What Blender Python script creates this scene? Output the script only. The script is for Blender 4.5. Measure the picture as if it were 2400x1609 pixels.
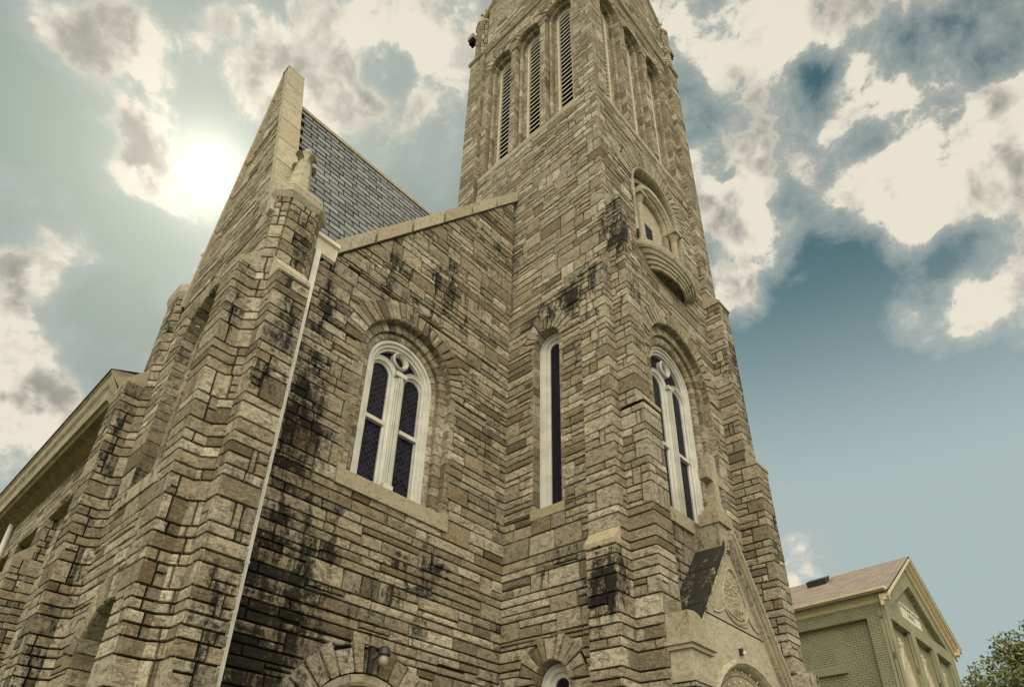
import bpy, bmesh, math, random
from mathutils import Vector, Matrix
R_ = math.radians
sc = bpy.context.scene
for o in list(bpy.data.objects): bpy.data.objects.remove(o)

# ------------------------------------------------------------------ camera
WM = [[0.6996750382892072, 0.38661021291832615, 0.6008222566302307],
      [-0.7129520637267793, 0.3231793473259478, 0.6222977296195935],
      [0.04641331299016081, -0.8637636555963795, 0.501755071372534]]
cam = bpy.data.cameras.new('camera'); camo = bpy.data.objects.new('camera', cam)
sc.collection.objects.link(camo); sc.camera = camo
cam.sensor_width = 36.0; cam.sensor_fit = 'HORIZONTAL'
cam.lens = 1570.856 / 2400 * 36
cam.shift_x = (1200 - 1120.69) / 2400
cam.shift_y = (1104.20 - 804.5) / 2400
cam.clip_start = 0.05; cam.clip_end = 3000
m = Matrix(((WM[0][0], -WM[0][1], -WM[0][2], 0), (WM[1][0], -WM[1][1], -WM[1][2], 0),
            (WM[2][0], -WM[2][1], -WM[2][2], 0), (0, 0, 0, 1)))
camo.matrix_world = m          # eye at the origin, pavement at z = -1.6

# ------------------------------------------------------------------ world, sun, exposure
SUN = Vector((0.128, 0.657, 0.743)).normalized()
EL = math.asin(SUN.z); AZ = math.atan2(SUN.x, SUN.y)
world = bpy.data.worlds.new('World'); sc.world = world; world.use_nodes = True
def build_world():
    nt = world.node_tree; N = nt.nodes; L = nt.links
    for n in list(N): N.remove(n)
    out = N.new('ShaderNodeOutputWorld'); bg = N.new('ShaderNodeBackground')
    L.new(bg.outputs[0], out.inputs[0])
    tc = N.new('ShaderNodeTexCoord'); D = tc.outputs['Generated']
    def M(op, a, b=None, c=None, clamp=False):
        n = N.new('ShaderNodeMath'); n.operation = op; n.use_clamp = clamp
        for i, v in enumerate((a, b, c)):
            if v is None: continue
            if isinstance(v, (int, float)): n.inputs[i].default_value = v
            else: L.new(v, n.inputs[i])
        return n.outputs[0]
    def MR(v, a, b, c=0., d=1., t='SMOOTHSTEP'):
        n = N.new('ShaderNodeMapRange'); n.interpolation_type = t
        L.new(v, n.inputs[0]); n.inputs[1].default_value = a; n.inputs[2].default_value = b
        n.inputs[3].default_value = c; n.inputs[4].default_value = d
        return n.outputs[0]
    def dot(vec):
        n = N.new('ShaderNodeVectorMath'); n.operation = 'DOT_PRODUCT'
        L.new(D, n.inputs[0]); v = Vector(vec).normalized(); n.inputs[1].default_value = v
        return n.outputs['Value']
    def mix(f, a, b, bt='MIX'):
        n = N.new('ShaderNodeMix'); n.data_type = 'RGBA'; n.blend_type = bt
        if isinstance(f, (int, float)): n.inputs[0].default_value = f
        else: L.new(f, n.inputs[0])
        for i, v in ((6, a), (7, b)):
            if isinstance(v, tuple): n.inputs[i].default_value = (*v, 1)
            else: L.new(v, n.inputs[i])
        return n.outputs[2]
    def noise(scale, det, rough, dist=0., off=(0, 0, 0), vec=D, st=(1, 1, 1)):
        mp = N.new('ShaderNodeMapping'); L.new(vec, mp.inputs[0])
        mp.inputs['Location'].default_value = off; mp.inputs['Scale'].default_value = st
        n = N.new('ShaderNodeTexNoise'); L.new(mp.outputs[0], n.inputs['Vector'])
        n.inputs['Scale'].default_value = scale; n.inputs['Detail'].default_value = det
        n.inputs['Roughness'].default_value = rough; n.inputs['Distortion'].default_value = dist
        return n.outputs['Fac']
    sky = N.new('ShaderNodeTexSky'); sky.sky_type = 'NISHITA'; sky.sun_disc = False
    sky.sun_elevation = EL; sky.sun_rotation = AZ; sky.air_density = 1.0; sky.dust_density = 1.5
    skyc = mix(1.0, sky.outputs[0], (0.82, 1.30, 0.95), 'MULTIPLY')
    s2 = N.new('ShaderNodeVectorMath'); s2.operation = 'SCALE'; L.new(skyc, s2.inputs[0]); s2.inputs['Scale'].default_value = 0.05
    sz = N.new('ShaderNodeSeparateXYZ'); L.new(D, sz.inputs[0])
    hz = MR(sz.outputs[2], 0.74, 0.42, 0.0, 0.97)  # PATCHED_SKY
    base = mix(hz, s2.outputs[0], (0.41, 0.505, 0.50))
    ds = dot(SUN)
    base = mix(MR(ds, .80, .985, 0, .85), base, (0.34, 0.375, 0.34))
    bias = None
    for (v, deg, w) in BANKS:
        t = MR(dot(v), math.cos(R_(deg)), math.cos(R_(deg * 0.15)), 0, w, 'SMOOTHERSTEP')
        bias = t if bias is None else M('ADD', bias, t)
    # warp the directions so that banks get ragged, curling edges
    def warp(vec, sc, amt, det):
        wn = N.new('ShaderNodeTexNoise'); L.new(vec, wn.inputs['Vector']); wn.inputs['Scale'].default_value = sc; wn.inputs['Detail'].default_value = det
        wv = N.new('ShaderNodeVectorMath'); wv.operation = 'MULTIPLY_ADD'; L.new(wn.outputs['Color'], wv.inputs[0]); wv.inputs[1].default_value = (amt,) * 3; L.new(vec, wv.inputs[2])
        return wv.outputs[0]
    wv = warp(D, 4.0, .10, 4)
    def nz(scale, det, rough, shift, seed):
        mp = N.new('ShaderNodeMapping'); L.new(wv, mp.inputs[0]); mp.inputs['Location'].default_value = tuple(SUN[i] * shift + seed * (0.37 + i * .21) for i in range(3))
        n = N.new('ShaderNodeTexNoise'); L.new(mp.outputs[0], n.inputs['Vector']); n.inputs['Scale'].default_value = scale; n.inputs['Detail'].default_value = det; n.inputs['Roughness'].default_value = rough
        return n.outputs['Fac']
    n1 = nz(4.2, 13, .60, 0, 3.0); n1s = nz(4.2, 5, .55, .055, 3.0); n1b = nz(4.2, 5, .55, 0, 3.0)
    n2 = nz(13, 9, .62, 0, 7.0); n2s = nz(13, 4, .55, .02, 7.0); n2b = nz(13, 4, .55, 0, 7.0)
    back = MR(dot((-0.35, -0.9, 0.25)), -0.15, 0.55, 0, 0.6)
    n5 = nz(34, 8, .68, 0, 5.0)
    dens = M('ADD', M('ADD', M('MULTIPLY', n1, 2.5), M('MULTIPLY', n2, 0.95)), M('MULTIPLY', M('SUBTRACT', n5, .7), .38))
    dens = M('ADD', M('ADD', dens, bias), back)          # mean about 1.26
    veil = MR(dens, 1.48, 1.92, 0, 0.60)
    body = MR(dens, 1.86, 2.12)
    thin = M('MAXIMUM', veil, body)
    core = MR(dens, 1.92, 2.45)
    # side of each billow turned away from the sun is greyer
    rel = M('ADD', M('MULTIPLY', M('SUBTRACT', n1s, n1b), 5.0), M('MULTIPLY', M('SUBTRACT', n2s, n2b), 2.2))
    shade = MR(M('ADD', rel, M('MULTIPLY', core, .16)), -.16, .46)
    shade = M('MULTIPLY', shade, MR(dens, 1.90, 2.2))
    cl = mix(shade, mix(body, (0.46, 0.50, 0.47), (0.84, 0.78, 0.65)), mix(core, (0.52, 0.50, 0.43), (0.33, 0.32, 0.275)))
    bt = MR(dot(LOBE), 0.30, 0.92)
    bright = mix(MR(dot((-0.45, -0.85, 0.3)), -0.05, 0.4), cl, mix(bt, (BACKLOW, BACKLOW * .93, BACKLOW * .80), (BACKSKY, BACKSKY * .92, BACKSKY * .76)))
    col = mix(M('MULTIPLY', thin, 0.97), base, bright)
    g1 = M('MULTIPLY', M('POWER', M('MAXIMUM', ds, 0), 900), 0.8)
    g2 = M('MULTIPLY', M('POWER', M('MAXIMUM', ds, 0), 80), 0.24)
    g = M('ADD', g1, g2)
    gc = N.new('ShaderNodeVectorMath'); gc.operation = 'SCALE'; gc.inputs[0].default_value = (1.0, 0.93, 0.74); L.new(g, gc.inputs['Scale'])
    ad = N.new('ShaderNodeVectorMath'); ad.operation = 'ADD'; L.new(col, ad.inputs[0]); L.new(gc.outputs[0], ad.inputs[1])
    L.new(ad.outputs[0], bg.inputs[0]); bg.inputs[1].default_value = 1.0
LOBE = (-0.55, -0.50, 0.67)      # unseen bright sky added behind the viewer, up left, as wall fill
BACKSKY = 3.5; BACKLOW = 0.30
# cloud banks: direction, half-angle in degrees, weight (negative = clear sky)
BANKS = [((0.132, 0.492, 0.86), 9, 0.253), ((0.206, 0.423, 0.883), 10, 0.27599999999999997), ((0.285, 0.421, 0.861), 8, 0.22999999999999998), ((0.214, 0.512, 0.832), 8, 0.22999999999999998), 
         ((0.086, 0.544, 0.835), 4, 0.22999999999999998), ((0.138, 0.548, 0.825), 4, 0.184), ((0.233, 0.449, 0.862), 2.6, -0.391), ((0.298, 0.483, 0.823), 6, 0.161), 
         ((0.367, 0.47, 0.802), 4, 0.11499999999999999), ((-0.11, 0.644, 0.757), 3, 0.22999999999999998), ((-0.005, 0.622, 0.783), 6, 0.299), ((-0.055, 0.617, 0.785), 5, 0.27599999999999997), 
         ((0.045, 0.691, 0.722), 4, 0.345), ((0.099, 0.667, 0.739), 5, 0.22999999999999998), ((-0.015, 0.787, 0.616), 6, 0.299), ((0.027, 0.795, 0.606), 4, 0.22999999999999998), 
         ((0.02, 0.835, 0.55), 5, 0.253), ((0.06, 0.865, 0.499), 6, 0.345), ((0.069, 0.9, 0.431), 7, 0.322), ((0.097, 0.882, 0.462), 4, 0.22999999999999998), 
         ((-0.033, 0.705, 0.708), 5, -0.22999999999999998), ((0.077, 0.813, 0.577), 4, -0.22999999999999998), ((0.133, 0.851, 0.508), 4, -0.1725), ((0.065, 0.578, 0.813), 4, -0.11499999999999999), 
         ((0.098, 0.742, 0.664), 4, -0.092), ((0.424, 0.137, 0.895), 5, 0.253), ((0.503, 0.027, 0.864), 6, 0.253), ((0.551, -0.039, 0.833), 6, 0.184), 
         ((0.529, 0.112, 0.842), 4, 0.13799999999999998), ((0.607, 0.018, 0.795), 3, 0.207), ((0.647, 0.044, 0.761), 6, 0.27599999999999997), ((0.708, 0.053, 0.704), 5, 0.253), 
         ((0.566, 0.07, 0.821), 3, -0.11499999999999999), ((0.648, -0.056, 0.759), 4, 0.11499999999999999), ((0.609, 0.109, 0.786), 5, 0.22999999999999998), ((0.711, -0.005, 0.703), 5, 0.22999999999999998), 
         ((0.743, -0.046, 0.667), 4, 0.22999999999999998), ((0.652, -0.1, 0.752), 5, 0.253), ((0.694, -0.081, 0.715), 4, 0.22999999999999998), ((0.556, 0.133, 0.82), 5, 0.161), 
         ((0.601, 0.209, 0.771), 5.5, 0.368), ((0.646, 0.246, 0.723), 6, 0.391), ((0.695, 0.209, 0.688), 5, 0.345), ((0.707, 0.242, 0.664), 3, 0.22999999999999998), 
         ((0.802, 0.055, 0.595), 4.5, 0.391), ((0.804, 0.091, 0.587), 3, 0.22999999999999998), ((0.81, -0.026, 0.586), 5, 0.414), ((0.887, 0.302, 0.348), 5, 0.48299999999999993), 
         ((0.807, 0.156, 0.569), 1.6, 0.184), ((0.846, 0.208, 0.492), 14, -0.414), ((0.857, 0.083, 0.508), 12, -0.414), ((0.765, 0.178, 0.619), 5, -0.22999999999999998), 
         ((0.566, 0.175, 0.806), 3.5, -0.1725), ((0.726, 0.125, 0.676), 4.5, -0.22999999999999998), ((0.77, 0.005, 0.638), 4, -0.22999999999999998), ((0.922, 0.066, 0.382), 12, -0.414), 
         ((0.671, -0.025, 0.741), 3, -0.184), ((0.613, -0.102, 0.784), 4, -0.057499999999999996), ((0.498, 0.248, 0.831), 4, 0.0)]
build_world()
sun = bpy.data.lights.new('sun', 'SUN'); sun.energy = 3.0; sun.angle = R_(0.5); sun.color = (1.0, 0.93, 0.8)
suno = bpy.data.objects.new('sun', sun); sc.collection.objects.link(suno)
suno.rotation_euler = SUN.to_track_quat('Z', 'Y').to_euler(); suno.location = (5, 30, 60)
sc.view_settings.view_transform = 'Standard'; sc.view_settings.look = 'None'
sc.view_settings.gamma = 1.0; sc.view_settings.exposure = 0.0; sc.view_settings.use_curve_mapping = False
sc.render.engine = 'CYCLES'

# ------------------------------------------------------------------ materials
class NT:
    def __init__(s, name):
        s.m = bpy.data.materials.new(name); s.m.use_nodes = True
        s.nt = s.m.node_tree; s.N = s.nt.nodes; s.L = s.nt.links
        s.b = s.N['Principled BSDF']
    def put(s, sock, v):
        if isinstance(v, (int, float)): sock.default_value = v
        elif isinstance(v, tuple): sock.default_value = (*v, 1) if len(v) == 3 and len(sock.default_value) == 4 else v
        else: s.L.new(v, sock)
    def math(s, op, a, b=None, c=None, clamp=False):
        n = s.N.new('ShaderNodeMath'); n.operation = op; n.use_clamp = clamp
        for i, v in enumerate((a, b, c)):
            if v is not None: s.put(n.inputs[i], v)
        return n.outputs[0]
    def mr(s, v, a, b, c=0., d=1., t='SMOOTHSTEP'):
        n = s.N.new('ShaderNodeMapRange'); n.interpolation_type = t; s.put(n.inputs[0], v)
        for i, q in enumerate((a, b, c, d)): s.put(n.inputs[i + 1], q)
        return n.outputs[0]
    def mix(s, f, a, b, bt='MIX'):
        n = s.N.new('ShaderNodeMix'); n.data_type = 'RGBA'; n.blend_type = bt
        s.put(n.inputs[0], f); s.put(n.inputs[6], a); s.put(n.inputs[7], b); return n.outputs[2]
    def pos(s): return s.N.new('ShaderNodeNewGeometry').outputs['Position']
    def uv(s): return s.N.new('ShaderNodeUVMap').outputs[0]
    def noise(s, vec, scale, det=4, rough=0.5, dist=0, st=(1, 1, 1)):
        mp = s.N.new('ShaderNodeMapping'); s.L.new(vec, mp.inputs[0]); mp.inputs['Scale'].default_value = st
        n = s.N.new('ShaderNodeTexNoise'); s.L.new(mp.outputs[0], n.inputs['Vector'])
        n.inputs['Scale'].default_value = scale; n.inputs['Detail'].default_value = det
        n.inputs['Roughness'].default_value = rough; n.inputs['Distortion'].default_value = dist
        return n.outputs['Fac']
    def ramp(s, v, stops):
        n = s.N.new('ShaderNodeValToRGB'); s.put(n.inputs[0], v); e = n.color_ramp.elements
        e[0].position = stops[0][0]; e[0].color = (*stops[0][1], 1); e[1].position = stops[-1][0]; e[1].color = (*stops[-1][1], 1)
        for p, c in stops[1:-1]:
            q = e.new(p); q.color = (*c, 1)
        return n.outputs[0]
    def bump(s, h, strength, dist):
        n = s.N.new('ShaderNodeBump'); s.put(n.inputs['Height'], h); n.inputs['Strength'].default_value = strength
        n.inputs['Distance'].default_value = dist; s.L.new(n.outputs[0], s.b.inputs['Normal'])
    def base(s, c, rough=0.8, spec=0.3):
        s.put(s.b.inputs['Base Color'], c); s.put(s.b.inputs['Roughness'], rough); s.b.inputs['Specular IOR Level'].default_value = spec
    def attr(s):
        n = s.N.new('ShaderNodeAttribute'); n.attribute_name = 'tone'
        q = s.N.new('ShaderNodeSeparateColor'); s.L.new(n.outputs['Color'], q.inputs[0]); return q.outputs

def mat_stone(name, cols, bumpy=1.0, mott=0.5):
    t = NT(name); p = t.pos(); a = t.attr()
    c = t.ramp(a[0], cols)
    # each block leans towards grey, ochre or brown
    c = t.mix(t.mr(a[1], .55, 1, 0, .5), c, t.mix(a[0], (0.20, 0.185, 0.15), (0.46, 0.43, 0.36)))
    c = t.mix(t.mr(a[1], .3, 0, 0, .3), c, t.mix(a[0], (0.23, 0.15, 0.07), (0.47, 0.36, 0.19)))
    nf = t.noise(p, 6, 7, 0.72, 0.8, (1, 1, 1.7)); nb = t.noise(p, 20, 6, 0.8, 0.3); nl = t.noise(p, 0.8, 3, 0.5); nc = t.noise(p, 9, 8, 0.85, 1.4, (1, 1, 2.5))
    c = t.mix(t.mr(nf, 0.44, 0.64, 0, mott * 1.25), c, (0.14, 0.108, 0.062), 'MIX')
    c = t.mix(t.mr(nb, 0.50, 0.64, 0, 0.9 * mott), c, (0.085, 0.065, 0.04), 'MIX')
    c = t.mix(t.mr(nc, 0.55, 0.66, 0, 1.1 * mott), c, (0.055, 0.042, 0.026), 'MIX')
    c = t.mix(t.mr(nb, 0.46, 0.32, 0, 0.7 * mott), c, (0.68, 0.61, 0.46), 'MIX')
    c = t.mix(t.mr(nl, 0.5, 0.75, 0, 0.22), c, (0.26, 0.25, 0.13), 'MIX')
    # soot and algae where water runs, plus painted arch shade (carried per vertex), broken up by noise
    st = t.noise(p, 3.2, 8, 0.72, 0.5, (1, 1, 0.2)); s2 = t.noise(p, 11, 6, 0.8)
    k = t.math('ADD', t.math('ADD', a[2], t.math('MULTIPLY', t.math('SUBTRACT', a[1], 0.5), 0.30)), t.math('MULTIPLY', t.math('SUBTRACT', st, 0.5), 2.2))
    k = t.math('ADD', k, t.math('MULTIPLY', t.math('SUBTRACT', s2, 0.5), 1.6))
    k = t.math('MULTIPLY', t.mr(k, 0.35, 0.85), t.mr(a[2], 0.0, 0.2))
    c = t.mix(t.math('MULTIPLY', k, 0.95), c, (0.012, 0.0125, 0.010))
    w1 = t.noise(p, 6, 8, 0.72, 1.6, (1, 1, 2.4)); w2 = t.noise(p, 26, 5, 0.75)
    h = t.math('ADD', t.math('MULTIPLY', w1, 1.0), t.math('MULTIPLY', w2, 0.4))
    t.base(c, 0.9, 0.15); t.bump(h, 1.0 * bumpy, 0.06 * bumpy)
    return t.m
STONE_C = [(0.0, (0.15, 0.118, 0.075)), (0.25, (0.29, 0.243, 0.165)), (0.5, (0.42, 0.365, 0.262)), (0.75, (0.55, 0.49, 0.36)), (1.0, (0.68, 0.615, 0.47))]
M_stone = mat_stone('rock_faced_limestone', STONE_C, 1.0, 0.62)
M_trim = mat_stone('dressed_limestone', [(0, (0.29, 0.255, 0.175)), (0.5, (0.39, 0.35, 0.25)), (1, (0.50, 0.455, 0.34))], 0.3, 0.36)
def M_simple(name, col, rough=0.7, spec=0.3, var=0.25, scale=6, bump=0.0, streak=(1, 1, 1)):
    t = NT(name); p = t.pos(); n = t.noise(p, scale, 6, 0.65, 0.3, streak)
    c = t.mix(t.mr(n, 0.3, 0.75, 0, 1), col, tuple(v * (1 - var) for v in col))
    t.base(c, rough, spec)
    if bump: t.bump(n, 0.5, bump)
    return t.m
M_mortar = M_simple('dark_mortar', (0.014, 0.010, 0.006), 0.95, 0.05, 0.4, 14, 0.01)
M_slatebase = M_simple('slate_underlay', (0.008, 0.009, 0.010), 0.9, 0.1)
def mat_slate():
    t = NT('blue_grey_slate'); p = t.pos(); a = t.attr()
    c = t.ramp(a[0], [(0, (0.09, 0.10, 0.105)), (0.5, (0.15, 0.165, 0.165)), (1, (0.23, 0.245, 0.235))])
    n = t.noise(p, 11, 5, 0.7, 0.4); c = t.mix(t.mr(n, 0.45, 0.8, 0, 0.5), c, (0.30, 0.30, 0.27))
    t.base(c, 0.6, 0.35); t.bump(n, 0.5, 0.01); return t.m
M_slate = mat_slate()
def mat_paint(name, col, chip=(0.20, 0.16, 0.11), amt=0.75):
    t = NT(name); p = t.pos(); n = t.noise(p, 30, 6, 0.75, 0.3, (1, 1, 0.35)); n2 = t.noise(p, 3, 3)
    c = t.mix(t.mr(n2, 0.35, 0.7, 0, 1), col, tuple(v * 0.82 for v in col))
    c = t.mix(t.mr(n, 0.64, 0.69, 0, amt), c, chip); t.base(c, 0.55, 0.4); t.bump(n, 0.3, 0.004); return t.m
M_white = mat_paint('flaking_white_paint', (0.56, 0.55, 0.485))
M_pipe = mat_paint('aged_white_metal', (0.72, 0.70, 0.62), (0.33, 0.22, 0.12), 0.5)
M_gutter = mat_paint('rust_streaked_gutter_paint', (0.72, 0.65, 0.50), (0.32, 0.19, 0.09), 0.8)
M_louvre = M_simple('pale_grey_louvre_board', (0.62, 0.58, 0.48), 0.6)
M_black = M_simple('unlit_interior', (0.006, 0.006, 0.007), 0.9, 0.05)
def mat_glass(name, tint):
    t = NT(name); uv = t.uv(); sp = t.N.new('ShaderNodeSeparateXYZ'); t.L.new(uv, sp.inputs[0])
    d = 0.155
    a = t.math('DIVIDE', t.math('ADD', sp.outputs[0], sp.outputs[1]), d); b = t.math('DIVIDE', t.math('SUBTRACT', sp.outputs[0], sp.outputs[1]), d)
    fa = t.math('FRACT', a); fb = t.math('FRACT', b)
    la = t.math('LESS_THAN', t.math('ABSOLUTE', t.math('SUBTRACT', fa, 0.5)), 0.035)
    lb = t.math('LESS_THAN', t.math('ABSOLUTE', t.math('SUBTRACT', fb, 0.5)), 0.035)
    ln = t.math('MAXIMUM', la, lb)
    cv = t.N.new('ShaderNodeCombineXYZ'); t.put(cv.inputs[0], t.math('FLOOR', t.math('ADD', a, 0.5))); t.put(cv.inputs[1], t.math('FLOOR', t.math('ADD', b, 0.5)))
    wn = t.N.new('ShaderNodeTexWhiteNoise'); wn.noise_dimensions = '2D'; t.L.new(cv.outputs[0], wn.inputs['Vector'])
    g = t.mix(t.mr(wn.outputs['Value'], .3, 1), tuple(v * 0.5 for v in tint), tuple(v * 2.1 for v in tint))
    c = t.mix(ln, g, (0.05, 0.048, 0.055)); t.base(c, t.mr(wn.outputs['Value'], 0, 1, 0.3, 0.6), 0.12); return t.m
M_glass = mat_glass('leaded_dark_blue_glass', (0.0055, 0.0055, 0.0135))
def mat_brick(name, c1, c2, mo, bw, bh, ms=0.012, rough=0.8):
    t = NT(name); uv = t.uv(); b = t.N.new('ShaderNodeTexBrick'); t.L.new(uv, b.inputs['Vector'])
    b.inputs['Color1'].default_value = (*c1, 1); b.inputs['Color2'].default_value = (*c2, 1); b.inputs['Mortar'].default_value = (*mo, 1)
    b.inputs['Scale'].default_value = 1; b.inputs['Brick Width'].default_value = bw; b.inputs['Row Height'].default_value = bh
    b.inputs['Mortar Size'].default_value = ms; b.inputs['Bias'].default_value = 0.1
    n = t.noise(t.pos(), 0.9, 6, 0.65); n2 = t.noise(t.pos(), 12, 4, 0.6)
    c = t.mix(t.mr(n, 0.35, 0.7, 0, 0.45), b.outputs['Color'], tuple(v * 1.35 for v in c1)); c = t.mix(t.mr(n2, 0.5, 0.8, 0, .3), c, tuple(v * 0.6 for v in c1))
    t.base(c, rough, 0.25); t.bump(t.math('SUBTRACT', 1.0, b.outputs['Fac']), 0.6, 0.012); return t.m
M_gbrick = mat_brick('green_painted_brick', (0.255, 0.25, 0.15), (0.30, 0.295, 0.185), (0.085, 0.08, 0.045), 0.30, 0.105, 0.013)
M_shingle = mat_brick('tan_asphalt_shingle', (0.15, 0.12, 0.09), (0.27, 0.22, 0.17), (0.05, 0.04, 0.03), 0.5, 0.17, 0.018, 0.9)
M_cream = M_simple('cream_painted_wood', (0.66, 0.56, 0.36), 0.55, 0.4, 0.18, 4)
M_naveeave = M_simple('dirty_cream_eave_board', (0.36, 0.30, 0.20), 0.7, 0.3, 0.5, 2.5, 0.0, (1, 1, 2))
M_creamw = M_simple('off_white_painted_wood', (0.52, 0.46, 0.33), 0.6, 0.3, 0.3, 5)
M_darkmetal = M_simple('dark_bronze_metal', (0.025, 0.022, 0.02), 0.45, 0.5)
def mat_globe():
    t = NT('frosted_glass_globe'); n = t.noise(t.pos(), 30, 3); t.base(t.mix(n, (0.36, 0.33, 0.25), (0.24, 0.22, 0.16)), 0.2, 0.5); return t.m
M_globe = mat_globe()
M_plaque = M_simple('pale_stone_plaque', (0.66, 0.62, 0.50), 0.7)
M_ink = M_simple('black_lettering', (0.02, 0.02, 0.02), 0.7)
M_brownsoffit = M_simple('weathered_soffit_board', (0.22, 0.16, 0.09), 0.8, 0.2, 0.5, 3, 0.01)
M_bulb = M_simple('clear_bulb_glass', (0.80, 0.68, 0.38), 0.2, 0.6)

# ------------------------------------------------------------------ mesh helpers
STAINS = []   # (centre, radii, strength): soot and run-off patches, world space
def stain(p):
    s = 0.0
    for c, r, k in STAINS:
        d = math.sqrt(((p[0] - c[0]) / r[0]) ** 2 + ((p[1] - c[1]) / r[1]) ** 2 + ((p[2] - c[2]) / r[2]) ** 2)
        if d < 1: s = max(s, k * (1 - d) ** .8)
    return s
class MB:
    def __init__(s): s.v = []; s.f = []; s.m = []; s.c = []; s.uv = []; s.mats = []; s.t = 0.5; s.st = 0.0
    def mi(s, m):
        if m not in s.mats: s.mats.append(m)
        return s.mats.index(m)
    def add(s, pts, faces, mat, tone=None, uvs=None):
        b = len(s.v); t = s.t if tone is None else tone; g = random.random()
        for i, p in enumerate(pts):
            s.v.append(tuple(p)); s.c.append((t, g, max(s.st, stain(p)), 1)); s.uv.append(uvs[i] if uvs else (p[0] + p[1], p[2]))
        k = s.mi(mat)
        for f in faces: s.f.append(tuple(b + i for i in f)); s.m.append(k)
    def build(s, name, parent=None, smooth=False, origin=None):
        me = bpy.data.meshes.new(name); o = bpy.data.objects.new(name, me); sc.collection.objects.link(o)
        org = Vector((0, 0, 0))
        if parent is not None: org = ORG[parent.name]; o.parent = parent
        if origin is not None: org = Vector(origin); o.location = org
        vs = [(p[0] - org[0], p[1] - org[1], p[2] - org[2]) for p in s.v]
        me.from_pydata(vs, [], s.f)
        for m_ in s.mats: me.materials.append(m_)
        me.polygons.foreach_set('material_index', s.m)
        a = me.color_attributes.new('tone', 'FLOAT_COLOR', 'POINT'); a.data.foreach_set('color', [x for c in s.c for x in c])
        u = me.uv_layers.new(name='UVMap'); li = [0] * len(me.loops); me.loops.foreach_get('vertex_index', li)
        u.data.foreach_set('uv', [x for i in li for x in s.uv[i]])
        if smooth: me.polygons.foreach_set('use_smooth', [True] * len(me.polygons))
        me.update(); ORG[o.name] = org
        return o
ORG = {}
def thing(name, label, cat, loc, group=None):
    o = bpy.data.objects.new(name, None); sc.collection.objects.link(o); o.location = loc; o.empty_display_size = 0.3
    o['label'] = label; o['category'] = cat
    if group: o['group'] = group
    ORG[o.name] = Vector(loc); return o
class Fr:
    """vertical face: u along U, v = height, w outward"""
    def __init__(s, o, U):
        l = math.hypot(*U); s.o = o; s.U = (U[0] / l, U[1] / l); s.N = (s.U[1], -s.U[0])
    def P(s, u, v, w=0.0): return (s.o[0] + s.U[0] * u + s.N[0] * w, s.o[1] + s.U[1] * u + s.N[1] * w, v)
def FF(y): return Fr((0, y), (1, 0))          # faces -Y, u = x
def FL(x): return Fr((x, 0), (0, -1))         # faces -X, u = -y
def FRt(x): return Fr((x, 0), (0, 1))         # faces +X, u = y
def FB(y): return Fr((0, y), (-1, 0))         # faces +Y, u = -x
random.seed(7)
COURSES = [-1.6]
while COURSES[-1] < 46: COURSES.append(COURSES[-1] + random.choice((0.19, 0.25, 0.30, 0.36, 0.42, 0.50)))
def area(p): return 0.5 * sum(p[i][0] * p[(i + 1) % len(p)][1] - p[(i + 1) % len(p)][0] * p[i][1] for i in range(len(p)))
def clip(poly, a, b, c):        # keep a*u+b*v<=c
    out = []
    for i in range(len(poly)):
        p, q = poly[i], poly[(i + 1) % len(poly)]; dp = a * p[0] + b * p[1] - c; dq = a * q[0] + b * q[1] - c
        if dp <= 0: out.append(p)
        if dp * dq < 0: t = dp / (dp - dq); out.append((p[0] + (q[0] - p[0]) * t, p[1] + (q[1] - p[1]) * t))
    return out
def dedupe(p):
    o = [q for i, q in enumerate(p) if math.hypot(q[0] - p[i - 1][0], q[1] - p[i - 1][1]) > 1e-3]
    return o
def inset(poly, d):
    n = len(poly); out = []
    for i in range(n):
        p0, p1, p2 = poly[i - 1], poly[i], poly[(i + 1) % n]
        e1 = (p1[0] - p0[0], p1[1] - p0[1]); e2 = (p2[0] - p1[0], p2[1] - p1[1])
        l1 = math.hypot(*e1); l2 = math.hypot(*e2)
        if l1 < 1e-6 or l2 < 1e-6: out.append(p1); continue
        n1 = (-e1[1] / l1, e1[0] / l1); n2 = (-e2[1] / l2, e2[0] / l2)
        k = 1 + n1[0] * n2[0] + n1[1] * n2[1]
        if k < 0.15: k = 0.15
        out.append((p1[0] + (n1[0] + n2[0]) * d / k, p1[1] + (n1[1] + n2[1]) * d / k))
    return out
def stone(mb, F, poly, rng, proud=0.024, gap=0.0115, cham=0.010, mat=None, tone=None, rough=1.0):
    poly = dedupe(poly)
    if len(poly) < 3: return
    if area(poly) < 0: poly = poly[::-1]
    if area(poly) < 0.0022: return
    w_ = min(max(p[0] for p in poly) - min(p[0] for p in poly), max(p[1] for p in poly) - min(p[1] for p in poly))
    if w_ < 0.05: return
    cham = min(cham, w_ * 0.16)
    a = inset(poly, gap); b = inset(poly, gap + cham)
    if area(b) <= 0: return
    pr = proud * (1 + rng.uniform(-.22, .35) * rough)
    t = tone if tone is not None else min(1, max(0, rng.gauss(0.5, 0.24)))
    n = len(poly); cu = sum(p[0] for p in b) / n; cv = sum(p[1] for p in b) / n
    jt = 0.010 * rough
    pts = [F.P(p[0], p[1], -0.026) for p in a] + [F.P(p[0] + rng.uniform(-jt, jt) * 0.5, p[1] + rng.uniform(-jt, jt) * 0.5, pr + rng.uniform(-jt, jt)) for p in b] + [F.P(cu + rng.uniform(-.2, .2) * w_, cv + rng.uniform(-.2, .2) * w_, pr + rng.uniform(0.0, 0.022) * rough)]
    fs = [(i, (i + 1) % n, n + (i + 1) % n, n + i) for i in range(n)] + [(n + i, n + (i + 1) % n, 2 * n) for i in range(n)]
    mb.add(pts, fs, mat or M_stone, t)
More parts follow.
